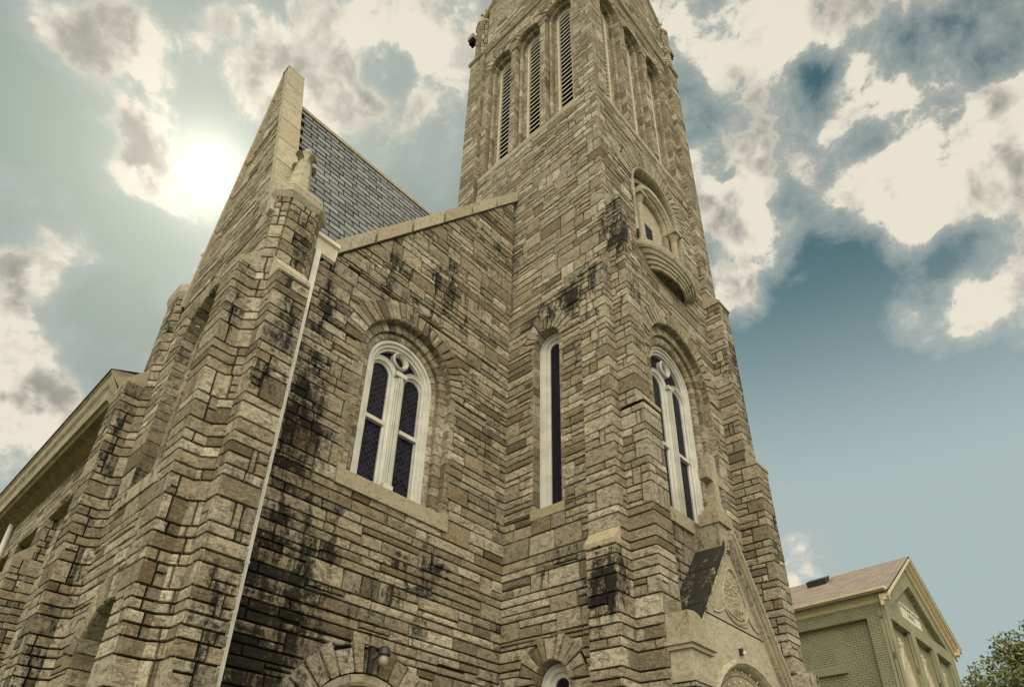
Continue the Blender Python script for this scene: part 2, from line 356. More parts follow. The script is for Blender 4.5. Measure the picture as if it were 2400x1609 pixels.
def hw(c, v, ring):
    uc, vb, vs, r, rr = c
    if v < vs: return r
    q = rr if ring else r; h = v - vs
    return math.sqrt(max(0, q * q - h * h))
def pieces(a, b, c, d, cuts, ring):
    """rect [a,b]x[c,d] minus arched openings -> convex polys"""
    act = [k for k in cuts if k[0] + max(k[3], k[4] if ring else 0) > a and k[0] - max(k[3], k[4] if ring else 0) < b
           and d > k[1] + 1e-6 and c < k[2] + (k[4] if ring else k[3]) - 1e-6]
    if not act: return [[(a, c), (b, c), (b, d), (a, d)]]
    lv = sorted(set([c, d] + [x for k in act for x in (k[1], k[2], k[2] + (k[4] if ring else k[3])) if c + 1e-4 < x < d - 1e-4]))
    out = []; act.sort()
    for lo, hi in zip(lv[:-1], lv[1:]):
        mid = (lo + hi) / 2; on = [k for k in act if k[1] < mid < k[2] + (k[4] if ring else k[3])]
        L = [(-1e3, -1e3)]; Rr = []
        for k in on:
            h0 = hw(k, lo + 1e-6 if lo >= k[2] - 1e-5 else lo, ring); h1 = hw(k, hi - 1e-6, ring)
            Rr.append((k[0] - h0, k[0] - h1)); L.append((k[0] + h0, k[0] + h1))
        Rr.append((1e3, 1e3))
        for (l0, l1), (r0, r1) in zip(L, Rr):
            p = [(l0, lo), (r0, lo), (r1, hi), (l1, hi)]
            if r0 < l0 or r1 < l1: continue
            p = clip(p, -1, 0, -a); p = clip(p, 1, 0, b) if p else p
            if len(p) > 2 and abs(area(p)) > 1e-4: out.append(p)
    return out
def ashlar(mb, F, u0, u1, v0, v1, seed, cuts=(), planes=(), ends=(True, True), proud=0.026, back=True, tones=0.0, big=1.0, mat=None):
    rng = random.Random(seed)
    if back:
        rows = [v0, v1]
        for k in cuts:
            rows += [k[1], k[2]] + [k[2] + k[3] * math.sin(math.pi / 2 * i / 8) for i in range(1, 9)]
        rows = sorted(set(round(r, 4) for r in rows if v0 <= r <= v1))
        for lo, hi in zip(rows[:-1], rows[1:]):
            for p in pieces(u0, u1, lo, hi, cuts, False):
                for pl in planes: p = clip(p, *pl)
                p = dedupe(p) if p else p
                if len(p) > 2: mb.add([F.P(x, y, -0.024) for x, y in p], [tuple(range(len(p)))], M_mortar)
    for k in range(len(COURSES) - 1):
        c, d = max(COURSES[k], v0), min(COURSES[k + 1], v1)
        if d - c < 0.07: continue
        H = d - c; cr = random.Random(k * 31 + 5); qsplit = cr.random() < 0.35 and H > 0.28; qf = cr.uniform(0.35, 0.65); par = k % 2
        u = u0; blocks = []
        W_ = u1 - u0
        ql = (0.42 if par else 0.2) if ends[0] else 0; qr = (0.2 if par else 0.42) if ends[1] else 0
        if W_ < 1.15:
            if W_ < 0.26: blocks = [(u0, u1, 'q')]
            else:
                r_ = rng.random(); j = rng.uniform(0.3, 0.7) * W_ + u0; lead = ends[1] and (not ends[0] or par)
                if r_ < .36: blocks = [(u0, u1, 'q')]
                elif r_ < .74: blocks = [(u0, j, 's'), (j, u1, 'q')] if lead else [(u0, j, 'q'), (j, u1, 's')]
                elif W_ > .5: j2 = j + (u1 - j) * rng.uniform(.35, .65); blocks = [(u0, j, 'q'), (j, j2, 'f'), (j2, u1, 'q')]
                else: blocks = [(u0, j, 'q'), (j, u1, 'q')]
        else:
            if ql: blocks.append((u, u + ql, 'q')); u += ql
            ue = u1 - qr
            while u < ue - 1e-6:
                if rng.random() < 0.44: w = rng.uniform(0.28, 0.9) * big; kind = 'f'
                else: w = rng.uniform(0.5, 1.5) * big; kind = 's'
                if H < 0.30 and kind == 's' and rng.random() < .8: kind = 'f'
                if u + w > ue - 0.22: w = ue - u
                blocks.append((u, u + w, kind)); u += w
            if qr: blocks.append((ue, u1, 'q'))
        for (a, b, kind) in blocks:
            rects = []
            if kind == 's' and H < .29 and (W_ < 1.15 or rng.random() < .5): kind = 'f'
            if kind == 'f' or (kind == 'q' and not qsplit): rects = [(a, b, c, d)]
            elif kind == 'q': m_ = c + H * qf; rects = [(a, b, c, m_), (a, b, m_, d)]
            else:
                ns = 3 if (H > 0.45 and rng.random() < .4) else 2
                cutsv = sorted([c] + [c + H * ((i + rng.uniform(-.3, .3)) / ns) for i in range(1, ns)] + [d])
                for lo, hi in zip(cutsv[:-1], cutsv[1:]):
                    if b - a > 0.6 and rng.random() < .65:
                        j = a + (b - a) * rng.uniform(.25, .75); rects += [(a, j, lo, hi), (j, b, lo, hi)]
                    else: rects.append((a, b, lo, hi))
            for (x0, x1, y0, y1) in rects:
                if ends[0] and abs(x0 - u0) < 1e-6: x0 -= 0.040
                if ends[1] and abs(x1 - u1) < 1e-6: x1 += 0.040
                for p in pieces(x0, x1, y0, y1, cuts, True):
                    for pl in planes: p = clip(p, *pl) if p else p
                    if len(p) > 2: stone(mb, F, p, rng, proud, tone=min(1, max(0, rng.gauss(0.5 + tones, 0.24))), mat=mat, rough=.35 if W_ < 1.15 or kind == 'q' else 1.0)
def ring(mb, F, cut, seed, n, jagged=0.25, proud=0.045, a0=0.0, a1=math.pi):
    """voussoirs standing round an arch on the wall face"""
    uc, vb, vs, r, rr = cut; rng = random.Random(seed)
    ang = [a0 + (a1 - a0) * i / n for i in range(n + 1)]
    for i in range(1, n): ang[i] += rng.uniform(-.2, .2) * (a1 - a0) / n
    for t0, t1 in zip(ang[:-1], ang[1:]):
        ro = rr + (rr - r) * rng.uniform(-jagged * .3, jagged)
        p = [(uc + r * math.cos(t0), vs + r * math.sin(t0)), (uc + ro * math.cos(t0), vs + ro * math.sin(t0)),
             (uc + ro * math.cos(t1), vs + ro * math.sin(t1)), (uc + r * math.cos(t1), vs + r * math.sin(t1))]
        stone(mb, F, p, rng, proud, tone=min(1, max(0, rng.gauss(0.5, 0.2))))
def arch_path(cut, t0, t1, kind):
    uc, vb, vs = cut[:3]
def sweep(mb, F, stations, prof, mat, tone, cap=True):
    """stations: (u,v,nu,nv); prof: closed list of (a,w)"""
    n = len(prof); pts = []; uvs = []
    for (u, v, nu, nv) in stations:
        for (a, w) in prof: pts.append(F.P(u + nu * a, v + nv * a, w)); uvs.append((u + nu * a, v + nv * a))
    fs = []
    for i in range(len(stations) - 1):
        for j in range(n): fs.append((i * n + j, i * n + (j + 1) % n, (i + 1) * n + (j + 1) % n, (i + 1) * n + j))
    if cap: fs += [tuple(range(n)), tuple(range((len(stations) - 1) * n, len(stations) * n))]
    mb.add(pts, fs, mat, tone, uvs)
def arch_order(mb, F, cut, prof, seed, bl=0.32, gap=0.02, mat=None, arcbl=None, smooth=False, sides=(1, 1)):
    """a stepped order of blocks running up the jambs and round the head; prof radial values are absolute"""
    uc, vb, vs = cut[:3]; rng = random.Random(seed); mat = mat or M_stone; rm = min(a for a, w in prof)
    if smooth:
        st = [(uc, vb, 1, 0)] + [(uc, vs, math.cos(t), math.sin(t)) for t in [math.pi * i / 24 for i in range(25)]] + [(uc, vb, -1, 0)]
        sweep(mb, F, st, prof, mat, 0.5); return
    for s in (1, -1):
        v = vb
        while v < vs - 0.03:
            l = bl * rng.uniform(0.6, 1.3); e = min(v + l, vs)
            if vs - e < bl * 0.4: e = vs
            sweep(mb, F, [(uc, v + gap / 2, s, 0), (uc, e - gap / 2, s, 0)], prof, mat, min(1, max(0, rng.gauss(0.5, .2)))); v = e
    n = max(5, int(round(math.pi * rm / (arcbl or bl * 0.55))))
    for i in range(n):
        t0 = math.pi * i / n + gap / 2 / rm; t1 = math.pi * (i + 1) / n - gap / 2 / rm
        k = max(1, int(math.degrees(t1 - t0) / 9))
        sweep(mb, F, [(uc, vs, math.cos(t0 + (t1 - t0) * j / k), math.sin(t0 + (t1 - t0) * j / k)) for j in range(k + 1)], prof, mat, min(1, max(0, rng.gauss(0.5, .2))))
def quadbox(mb, p, mat, tone=None):      # p: 8 points, bottom 4 then top 4
    mb.add(p, [(0, 1, 2, 3), (4, 5, 6, 7), (0, 1, 5, 4), (1, 2, 6, 5), (2, 3, 7, 6), (3, 0, 4, 7)], mat, tone)
def box(mb, x0, x1, y0, y1, z0, z1, mat, tone=None):
    quadbox(mb, [(x0, y0, z0), (x1, y0, z0), (x1, y1, z0), (x0, y1, z0), (x0, y0, z1), (x1, y0, z1), (x1, y1, z1), (x0, y1, z1)], mat, tone)
def extr(mb, pts, vec, mat, tone=None):
    n = len(pts); q = [(p[0] + vec[0], p[1] + vec[1], p[2] + vec[2]) for p in pts]
    mb.add(list(pts) + q, [tuple(range(n)), tuple(range(n, 2 * n))] + [(i, (i + 1) % n, n + (i + 1) % n, n + i) for i in range(n)], mat, tone)
def fbox(mb, F, u0, u1, v0, v1, w0, w1, mat, tone=None):
    quadbox(mb, [F.P(u0, v0, w0), F.P(u1, v0, w0), F.P(u1, v0, w1), F.P(u0, v0, w1), F.P(u0, v1, w0), F.P(u1, v1, w0), F.P(u1, v1, w1), F.P(u0, v1, w1)], mat, tone)
def lathe(mb, cx, cy, prof, n, mat, tone=None, a0=0.0, a1=2 * math.pi, sy=1.0):
    full = abs(a1 - a0 - 2 * math.pi) < 1e-6; k = n if full else n + 1; pts = []
    for (r, z) in prof:
        for i in range(k):
            t = a0 + (a1 - a0) * i / n; pts.append((cx + r * math.cos(t), cy + sy * r * math.sin(t), z))
    fs = []
    for j in range(len(prof) - 1):
        for i in range(n): fs.append((j * k + i, j * k + (i + 1) % k, (j + 1) * k + (i + 1) % k, (j + 1) * k + i))
    mb.add(pts, fs, mat, tone)
def pier(mb, x0, x1, y0, y1, z0, z1, seed, faces='LFR', tones=0.0):
    if 'L' in faces: ashlar(mb, FL(x0), -y1, -y0, z0, z1, seed, ends=(False, True), tones=tones + 0.08)
    if 'F' in faces: ashlar(mb, FF(y0), x0, x1, z0, z1, seed + 1, ends=(True, True), tones=tones)
    if 'R' in faces: ashlar(mb, FRt(x1), y0, y1, z0, z1, seed + 2, ends=(True, False), tones=tones)
    mb.add([(x0, y0, z1), (x1, y0, z1), (x1, y1, z1), (x0, y1, z1)], [(0, 1, 2, 3)], M_mortar)
def weather(mb, x0, x1, y0, y1, z1, z2, d, ov=0.05, tone=0.5, nb=1, lip=0.09):
    """sloping capstone; d = side it sheds towards"""
    if d == 'F': pts = [(x0 - ov, y0 - ov, z1), (x0 - ov, y0 - ov, z1 + lip), (x0 - ov, y1, z2), (x0 - ov, y1, z1)]; vec = (x1 - x0 + 2 * ov, 0, 0)
    else: pts = [(x0 - ov, y0 - ov, z1), (x0 - ov, y0 - ov, z1 + lip), (x1, y0 - ov, z2), (x1, y0 - ov, z1)]; vec = (0, y1 - y0 + 2 * ov, 0)
    extr(mb, pts, vec, M_trim, tone)

# ------------------------------------------------------------------ stains (soot, algae run-off)
STAINS += [((4.9, 10, 7.0), (0.9, 1, 4.5), 1.0), ((4.9, 10, 2.8), (1.5, 1, 4.4), 1.15), ((5.0, 10, 9.9), (0.5, 1, 2.2), 0.8), ((5.5, 10, 4.6), (1.2, 1, 2.6), .8),
           ((7.55, 10, 4.7), (0.5, 1, 1.7), 1.0), ((8.35, 10, 4.9), (0.35, 1, 1.5), 0.95), ((6.7, 10, 3.9), (0.5, 1, 1.2), .6), ((8.3, 10, 13.0), (2.6, 1, 2.6), 0.62),
           ((9.9, 10, 16.0), (1.6, 1, 2.4), 0.62), ((6.6, 10, 12.4), (1.4, 1, 1.7), 0.6), ((9.4, 10, 11.5), (1.0, 1, 2.2), 0.45), ((7.25, 10, 11.1), (1.4, .6, .8), .55),
           ((10.6, 7.9, 13.1), (1, 2.4, 1.2), 0.85), ((10.9, 6.4, 14.6), (0.8, 1, 2.4), 0.8), ((11.3, 6.4, 12.6), (.8, 1, 3.0), 0.6), ((10.5, 7.2, 11.6), (.6, .8, 2.0), .5),
           ((10.3, 7.0, 4.9), (0.6, 0.7, 1.3), 1.15), ((10.5, 7.42, 4.1), (0.35, 0.25, 1.6), 1.4), ((10.6, 8.4, 5.8), (1, 1.2, 1.2), 0.5),
           ((12.3, 6.72, 6.2), (1.2, 0.6, 1.4), 0.75), ((17.0, 6.2, 13.5), (1.0, 1.2, 3.4), 0.7), ((17.0, 6.2, 8.3), (1.0, 1.2, 2.6), 0.6),
           ((3.75, 9.1, 7.6), (0.6, 0.4, 3.0), 0.72), ((3.8, 9.1, 3.2), (0.6, .5, 3.6), 0.72), ((3.8, 9.45, 10.4), (0.6, .5, 1.6), 0.75), ((3.05, 9.65, 8.6), (.4, .4, 1.8), .6), ((3.05, 9.65, 4.0), (.4, .4, 3.0), .4),
           ((10.6, 9.4, 3.0), (.5, 1.0, 2.5), .45), ((7.3, 10, 3.6), (1.8, 1, 1.6), 0.5), ((10.0, 10, 8.0), (1.3, 1, 5), 0.45), ((11.0, 10, 4.0), (1.6, 1, 3.4), 0.42),
           ((3.2, 13.9, 6), (.8, 1.0, 6), .4), ((12.7, 6.7, 17.0), (2.2, .5, 3.4), .35)]

church = thing('stone_church', 'tall tan limestone church with square belfry tower, steep slate roof and black-stained walls', 'church', (13.0, 10.0, -1.6))
ZG = -1.6
# ---- front wall beside the tower, with raking parapet
W1 = (7.25, 6.45, 9.62, 1.33, 1.80); DOOR = (7.22, ZG, 1.42, 1.36, 1.85)
rk = 1.2548
mb = MB(); F = FF(10.0)
ashlar(mb, F, 4.0, 10.62, ZG, 19.0, 11, cuts=[W1, DOOR], planes=[(-rk, 1, 11.6 - rk * 5.0)], ends=(False, False))
ring(mb, F, W1, 12, 25, 0.35); ring(mb, F, DOOR, 13, 17, 0.35)
mb.build('front_wall', church)
mb = MB()
F10 = FF(10.0)
def raking(mb, F, uA, vA, uB, vB, t, w0, w1, n, gap=0.012, lip=0.0):
    for i in range(n):
        a = i / n + (gap if i else 0) / 2; b = (i + 1) / n - gap / 2
        p = [(uA + (uB - uA) * a, vA + (vB - vA) * a), (uA + (uB - uA) * b, vA + (vB - vA) * b)]
        P = [F.P(p[0][0], p[0][1], w0), F.P(p[1][0], p[1][1], w0), F.P(p[1][0], p[1][1] + t, w0), F.P(p[0][0], p[0][1] + t, w0)]
        Q = [F.P(p[0][0], p[0][1], w1), F.P(p[1][0], p[1][1], w1), F.P(p[1][0], p[1][1] + t, w1), F.P(p[0][0], p[0][1] + t, w1)]
        mb.add(P + Q, [(0, 1, 2, 3), (4, 5, 6, 7), (0, 1, 5, 4), (1, 2, 6, 5), (2, 3, 7, 6), (3, 0, 4, 7)], M_trim, 0.45 + 0.25 * random.random())
raking(mb, F10, 4.78, 11.36, 10.76, 18.86, 0.46, -0.45, 0.10, 6)
mb.build('raking_parapet_coping', church)
# sill and stepped orders of the front window
def big_window(cut, y0, sill_z, nm, prof_scale=1.0, depth=0.25, uh=0.26, R=0.92, lc=0.47, lr=0.24, seed=1, tz=8.25, lspring=9.56, circ=10.12, cr=0.14):
    uc, vb, vs, r, rr = cut; F = FF(y0)
    mb = MB()
    arch_order(mb, F, cut, [(r, 0.02), (r + .16, 0.02), (r + .16, -0.16), (r, -0.16)], seed, 0.30, arcbl=0.17)
    r2 = r - (r - R) * 0.52
    arch_order(mb, F, cut, [(r2, -0.14), (r + .02, -0.14), (r + .02, -0.30), (r2, -0.30)], seed + 1, 0.30, arcbl=0.2)
    rm = R + 0.02; k = (r2 - rm)
    pr = [(rm + k * .5 - math.cos(t) * k * .55, -0.28 + math.sin(t) * 0.07) for t in [math.pi * i / 6 for i in range(7)]]
    arch_order(mb, F, cut, pr + [(r2 + .02, -0.5), (rm - .01, -0.5)], seed + 2, 0.24, arcbl=0.16, gap=0.014)
    mb.build(nm + '_surround', church)
    mb = MB(); fbox(mb, F, uc - r - .1, uc + r + .16, sill_z - 0.35, sill_z, -0.02, 0.09, M_trim, 0.35)
    extr(mb, [F.P(uc - r + .01, sill_z, 0.05), F.P(uc - r + .01, sill_z + 0.02, -0.1), F.P(uc - r + .01, sill_z + .10, -0.5), F.P(uc - r + .01, sill_z - .2, -.5)], (2 * r - .02, 0, 0), M_trim, .3)
    fbox(mb, F, uc - r - .1, uc - r + .06, sill_z, sill_z + 0.07, -0.02, 0.085, M_trim, 0.35); fbox(mb, F, uc + r - .06, uc + r + .16, sill_z, sill_z + 0.07, -0.02, 0.085, M_trim, 0.35)
    mb.build(nm + '_sill', church)
    # white wooden tracery
    win = MB(); wc = (uc, sill_z + 0.03, vs - 0.12)
    cutf = (uc, sill_z + 0.05, vs - 0.02, R + .02, R + .02)
    d = -depth
    arch_order(win, F, cutf, [(R + .02, d), (R + .02, d - .25), (R - .20, d - .25), (R - .20, d - .10), (R - .15, d - .10), (R - .13, d - .05), (R - .07, d - .05), (R - .05, d)], 1, mat=M_white, smooth=True)
    for s in (-1, 1):
        lcut = (uc + s * lc, sill_z + 0.05, lspring, lr, lr)
        arch_order(win, F, lcut, [(lr, d - .24), (lr, d - .16), (lr + .04, d - .13), (lr + .06, d - .09), (lr + .10, d - .08), (lr + .15, d - .05), (lr + .17, d - .24)], 1, mat=M_white, smooth=True)
    mw = lc - lr - 0.13
    for (a, b, w) in ((-mw, mw, d - .03), (-mw * .62, -mw * .3, d + .015), (-mw * .16, mw * .16, d + .03), (mw * .3, mw * .62, d + .015)):
        fbox(win, F, uc + a, uc + b, sill_z + 0.03, lspring + 0.12, w - .2, w, M_white, .5)
    fbox(win, F, uc - mw - .03, uc + mw + .03, sill_z + 0.03, sill_z + 0.3, d - .2, d + .045, M_white, .5)
    fbox(win, F, uc - mw - .05, uc + mw + .05, lspring + .02, lspring + 0.14, d - .2, d + .04, M_white, .5)
    st = [(uc, circ, math.cos(t), math.sin(t)) for t in [2 * math.pi * i / 32 for i in range(33)]]
    sweep(win, F, st, [(cr, d - .24), (cr, d - .14), (cr + .04, d - .08), (cr + .06, d - .05), (cr + .095, d - .08), (cr + .095, d - .24)], M_white, .5, cap=False)
    wo = win.build(nm, church)
    gl = MB(); N = 40; g = d - 0.2; pts = [(uc - R + .03, sill_z + .03), (uc + R - .03, sill_z + .03)] + [(uc + (R - .03) * math.cos(math.pi * i / N), vs - .02 + (R - .03) * math.sin(math.pi * i / N)) for i in range(N + 1)]
    gl.add([F.P(a, b, g) for a, b in pts], [tuple(range(len(pts)))], M_glass, .5, [(a * 1.0, b * 1.0) for a, b in pts])
    gl.build('pane', wo, origin=None)
    for s in (-1, 1):
        tb = MB(); fbox(tb, F, uc + s * lc - lr - .01, uc + s * lc + lr + .01, tz - .05, tz + .045, g, d - .10, M_white, .5); tb.build('transom', wo)
    return wo
big_window(W1, 10.0, 6.45, 'front_window', seed=20)
# door head under the front window
mb = MB(); F = F10
arch_order(mb, F, DOOR, [(1.36, 0.02), (1.42, 0.02), (1.42, -0.4), (1.36, -0.4)], 5, 0.5, mat=M_mortar, gap=0.0)
arch_order(mb, F, (7.22, ZG, 1.42, 1.2, 1.2), [(1.35, 0.03), (1.35, -.3), (1.16, -.3), (1.16, 0.0), (1.22, 0.03)], 6, 0.9, mat=M_trim, arcbl=0.8, gap=0.008)
arch_order(mb, F, (7.22, ZG, 1.42, 1.0, 1.0), [(1.17, -.12), (1.17, -.4), (0.98, -.4), (0.98, -.12)], 7, 0.9, mat=M_trim, arcbl=0.7, gap=0.006)
mb.build('doorway_arch', church)
mb = MB(); fbox(mb, F, 6.1, 8.34, ZG, 2.75, -.5, -.42, M_creamw, .5); 
for i in range(9): fbox(mb, F, 6.12 + i * .246, 6.34 + i * .246, ZG, 1.4, -.43, -.385, M_brownsoffit, .5)
mb.build('door', church)

# ---- tower
TX, TY, TX1, TY1 = 10.78, 6.72, 16.98, 12.72
TOP = 30.25
mb = MB()
bL = [(-yc, 21.85, 28.45, 0.62, 0.98) for yc in (11.12, 9.62, 8.13)]
SL = (-8.63, 7.0, 11.93, 0.42, 0.84); SL2 = (-8.56, 0.4, 3.12, 0.44, 0.90)
GR = 1.25; 
def gabplane(uc, half, z0): return [(-GR, 1, z0 - GR * (uc - half)), (GR, 1, z0 + GR * (uc + half))]
ashlar(mb, FL(TX), -12.02, -TY, 13.3, 46, 31, cuts=bL, planes=gabplane(-9.72, 3.0, 33.0), ends=(False, True), tones=0.12)
ashlar(mb, FL(10.6), -10.0, -7.47, ZG, 13.42, 32, cuts=[SL, SL2], ends=(False, False), tones=0.04)
ashlar(mb, FL(10.5), -7.47, -TY, ZG, 13.5, 33, ends=(False, True), tones=0.12)
ring(mb, FL(10.6), SL, 34, 11, 0.3); ring(mb, FL(10.6), SL2, 35, 11, 0.35)
for i, k in enumerate(bL): ring(mb, FL(TX), k, 36 + i, 13, 0.15, proud=0.04)
bR = [(xc, 21.85, 28.45, 0.62, 0.98) for xc in (12.08, 13.70, 15.28)]
W2 = (14.05, 7.2, 11.85, 1.60, 2.12); NI = (13.86, 16.0, 18.7, 1.42, 2.1)
ashlar(mb, FF(TY), 10.5, 10.86, ZG, 13.45, 40, ends=(True, False), tones=-.02)
ashlar(mb, FF(TY), TX, 16.38, 13.45, 46, 41, cuts=bR + [NI], planes=gabplane(13.85, 3.05, 33.0), ends=(True, False), tones=0.02)
ashlar(mb, FF(TY), 10.86, 16.38, ZG, 13.45, 42, cuts=[W2, (13.86, ZG, 2.0, 1.5, 1.5)], ends=(False, False), tones=0.02)
ring(mb, FF(TY), W2, 43, 27, 0.25); ring(mb, FF(TY), NI, 44, 31, 0.35)
for i, k in enumerate(bR): ring(mb, FF(TY), k, 45 + i, 13, 0.15, proud=0.04)
# the far sides of the tower
ashlar(mb, FRt(TX1), TY, TY1, ZG, 33.0, 48, ends=(True, True)); ashlar(mb, FB(TY1), -TX1, -TX, 15, 33.0, 49, ends=(True, True))
mb.build('tower_wall', church)
# gabled tower head behind the raking parapets
mb = MB(); cx, cy = 13.87, 9.72; za = 33 + 3.0 * GR
for (a, b) in (((TX, TY), (TX1, TY)), ((TX1, TY), (TX1, TY1)), ((TX1, TY1), (TX, TY1)), ((TX, TY1), (TX, TY))):
    mx, my = (a[0] + b[0]) / 2, (a[1] + b[1]) / 2
    mb.add([(a[0], a[1], 33), (mx, my, za), (cx, cy, za)], [(0, 1, 2)], M_slate); mb.add([(b[0], b[1], 33), (mx, my, za), (cx, cy, za)], [(0, 1, 2)], M_slate)
mb.build('tower_roof', church)
mb = MB()
for (F_, uc, h) in ((FL(TX), -9.72, 3.0), (FF(TY), 13.85, 3.05)):
    raking(mb, F_, uc - h - .05, 32.95, uc, 33 + GR * h, 0.22, -.45, 0.12, 6); raking(mb, F_, uc + h + .05, 32.95, uc, 33 + GR * h, 0.22, -.45, 0.12, 6)
mb.build('tower_gable_coping', church)
# shallow corner piers running up the belfry stage
mb = MB()
ashlar(mb, FL(10.60), -12.78, -12.02, 13.3, 30.4, 50, ends=(True, True), tones=.1); ashlar(mb, FF(12.02), 10.60, TX, 13.3, 30.4, 51, ends=(True, False), tones=-.15)
box(mb, 10.62, 10.85, 12.04, 12.78, 13.3, 30.4, M_mortar)
mb.build('corner_pier', church)
mb = MB()
ashlar(mb, FL(16.38), -TY, -6.54, 16.2, 30.4, 52, ends=(False, True), tones=-.1); ashlar(mb, FF(6.54), 16.38, 17.02, 16.2, 30.4, 53, ends=(True, True), tones=.05)
ashlar(mb, FRt(17.02), 6.54, 7.2, 16.2, 30.4, 54, ends=(True, True)); box(mb, 16.4, 17.0, 6.56, 7.2, 16.2, 30.4, M_mortar)
mb.build('corner_pier', church)
def corner_turret(cx, cy, r, z0, sgn):
    mb = MB()
    pts = [(cx + r * math.cos(math.pi / 8 + i * math.pi / 4), cy + r * math.sin(math.pi / 8 + i * math.pi / 4)) for i in range(8)]
    for i in range(8):
        a, b = pts[i], pts[(i + 1) % 8]
        U = (b[0] - a[0], b[1] - a[1]); L_ = math.hypot(*U)
        ashlar(mb, Fr(a, U), 0, L_, z0, z0 + 2.75, 60 + i, ends=(False, False))
    lathe(mb, cx, cy, [(r + .02, z0 + 2.7), (r + .07, z0 + 2.75), (r + .07, z0 + 2.88), (r * .6, z0 + 3.12), (0.01, z0 + 3.2)], 8, M_trim, .5)
    # little square spirelet with a four-leaved top
    zz = z0 + 3.05
    lathe(mb, cx, cy, [(.26, zz), (.2, zz + .15), (.09, zz + 1.15), (.02, zz + 1.2)], 4, M_trim, .6, math.pi / 4, math.pi / 4 + 2 * math.pi)
    for k in range(4):
        t = k * math.pi / 2 + math.pi / 4
        quadbox(mb, [(cx + math.cos(t) * .05 - math.sin(t) * .05, cy + math.sin(t) * .05 + math.cos(t) * .05, zz + .85), (cx + math.cos(t) * .05 + math.sin(t) * .05, cy + math.sin(t) * .05 - math.cos(t) * .05, zz + .85),
                     (cx + math.cos(t) * .27 + math.sin(t) * .05, cy + math.sin(t) * .27 - math.cos(t) * .05, zz + .98), (cx + math.cos(t) * .27 - math.sin(t) * .05, cy + math.sin(t) * .27 + math.cos(t) * .05, zz + .98),
                     (cx - math.sin(t) * .05, cy + math.cos(t) * .05, zz + 1.05), (cx + math.sin(t) * .05, cy - math.cos(t) * .05, zz + 1.05),
                     (cx + math.cos(t) * .24 + math.sin(t) * .02, cy + math.sin(t) * .24 - math.cos(t) * .02, zz + 1.12), (cx + math.cos(t) * .24 - math.sin(t) * .02, cy + math.sin(t) * .24 + math.cos(t) * .02, zz + 1.12)], M_trim, .6)
    lathe(mb, cx, cy, [(.05, zz + 1.1), (.09, zz + 1.25), (.01, zz + 1.5)], 8, M_trim, .6)
    mb.build('corner_turret', church)
    g = MB(); gx, gy = sgn
    c2 = (cx + gx * (r + .14), cy + gy * (r + .14))
    box(g, c2[0] - .17, c2[0] + .17, c2[1] - .17, c2[1] + .17, z0 + 1.75, z0 + 2.05, M_trim, .1); box(g, c2[0] - .12, c2[0] + .12, c2[1] - .12, c2[1] + .12, z0 + 1.48, z0 + 1.78, M_mortar, .1)
    box(g, cx + gx * r * .5 - .1, cx + gx * (r + .1) + .1, cy + gy * r * .5 - .1, cy + gy * (r + .1) + .1, z0 + 1.62, z0 + 1.9, M_trim, .2)
    g.build('rain_spout', church)
corner_turret(10.96, 12.44, 0.38, 30.4, (-.7, 0.75)); corner_turret(16.72, 6.88, 0.38, 30.4, (.9, -0.3)); corner_turret(11.1, 7.06, 0.42, 30.4, (-1, -1)); corner_turret(16.68, 12.42, 0.42, 30.4, (1, 1))
# string courses
mb = MB()
def string(mb, F, u0, u1, z, h, w, n, tone=.5):
    for i in range(n):
        a = u0 + (u1 - u0) * i / n; b = u0 + (u1 - u0) * (i + 1) / n - 0.015
        pr = [(z, 0), (z + h * .15, w * .7), (z + h * .5, w), (z + h, w * .55), (z + h + .05, 0)]
        pts = [F.P(a, q, ww) for q, ww in pr]; extr(mb, pts, (F.U[0] * (b - a), F.U[1] * (b - a), 0), M_trim, tone + random.uniform(-.2, .2))
string(mb, FL(TX), -12.0, -TY - .0, 30.15, .22, .14, 7); string(mb, FF(TY), TX, 16.38, 30.15, .22, .14, 7)
string(mb, FL(10.60), -12.86, -11.98, 30.0, .24, .13, 2); string(mb, FF(6.54), 16.34, 17.1, 30.0, .24, .13, 2); string(mb, FRt(17.02), 6.45, 7.25, 30.0, .24, .13, 2)
mb.build('string_course', church)
mb = MB(); string(mb, FL(TX), -12.02, -7.3, 21.55, .26, .06, 7, .7); mb.build('belfry_sill_course', church); mb = MB(); string(mb, FF(TY), 11.2, 16.38, 21.55, .26, .06, 7, .7); mb.build('belfry_sill_course', church)
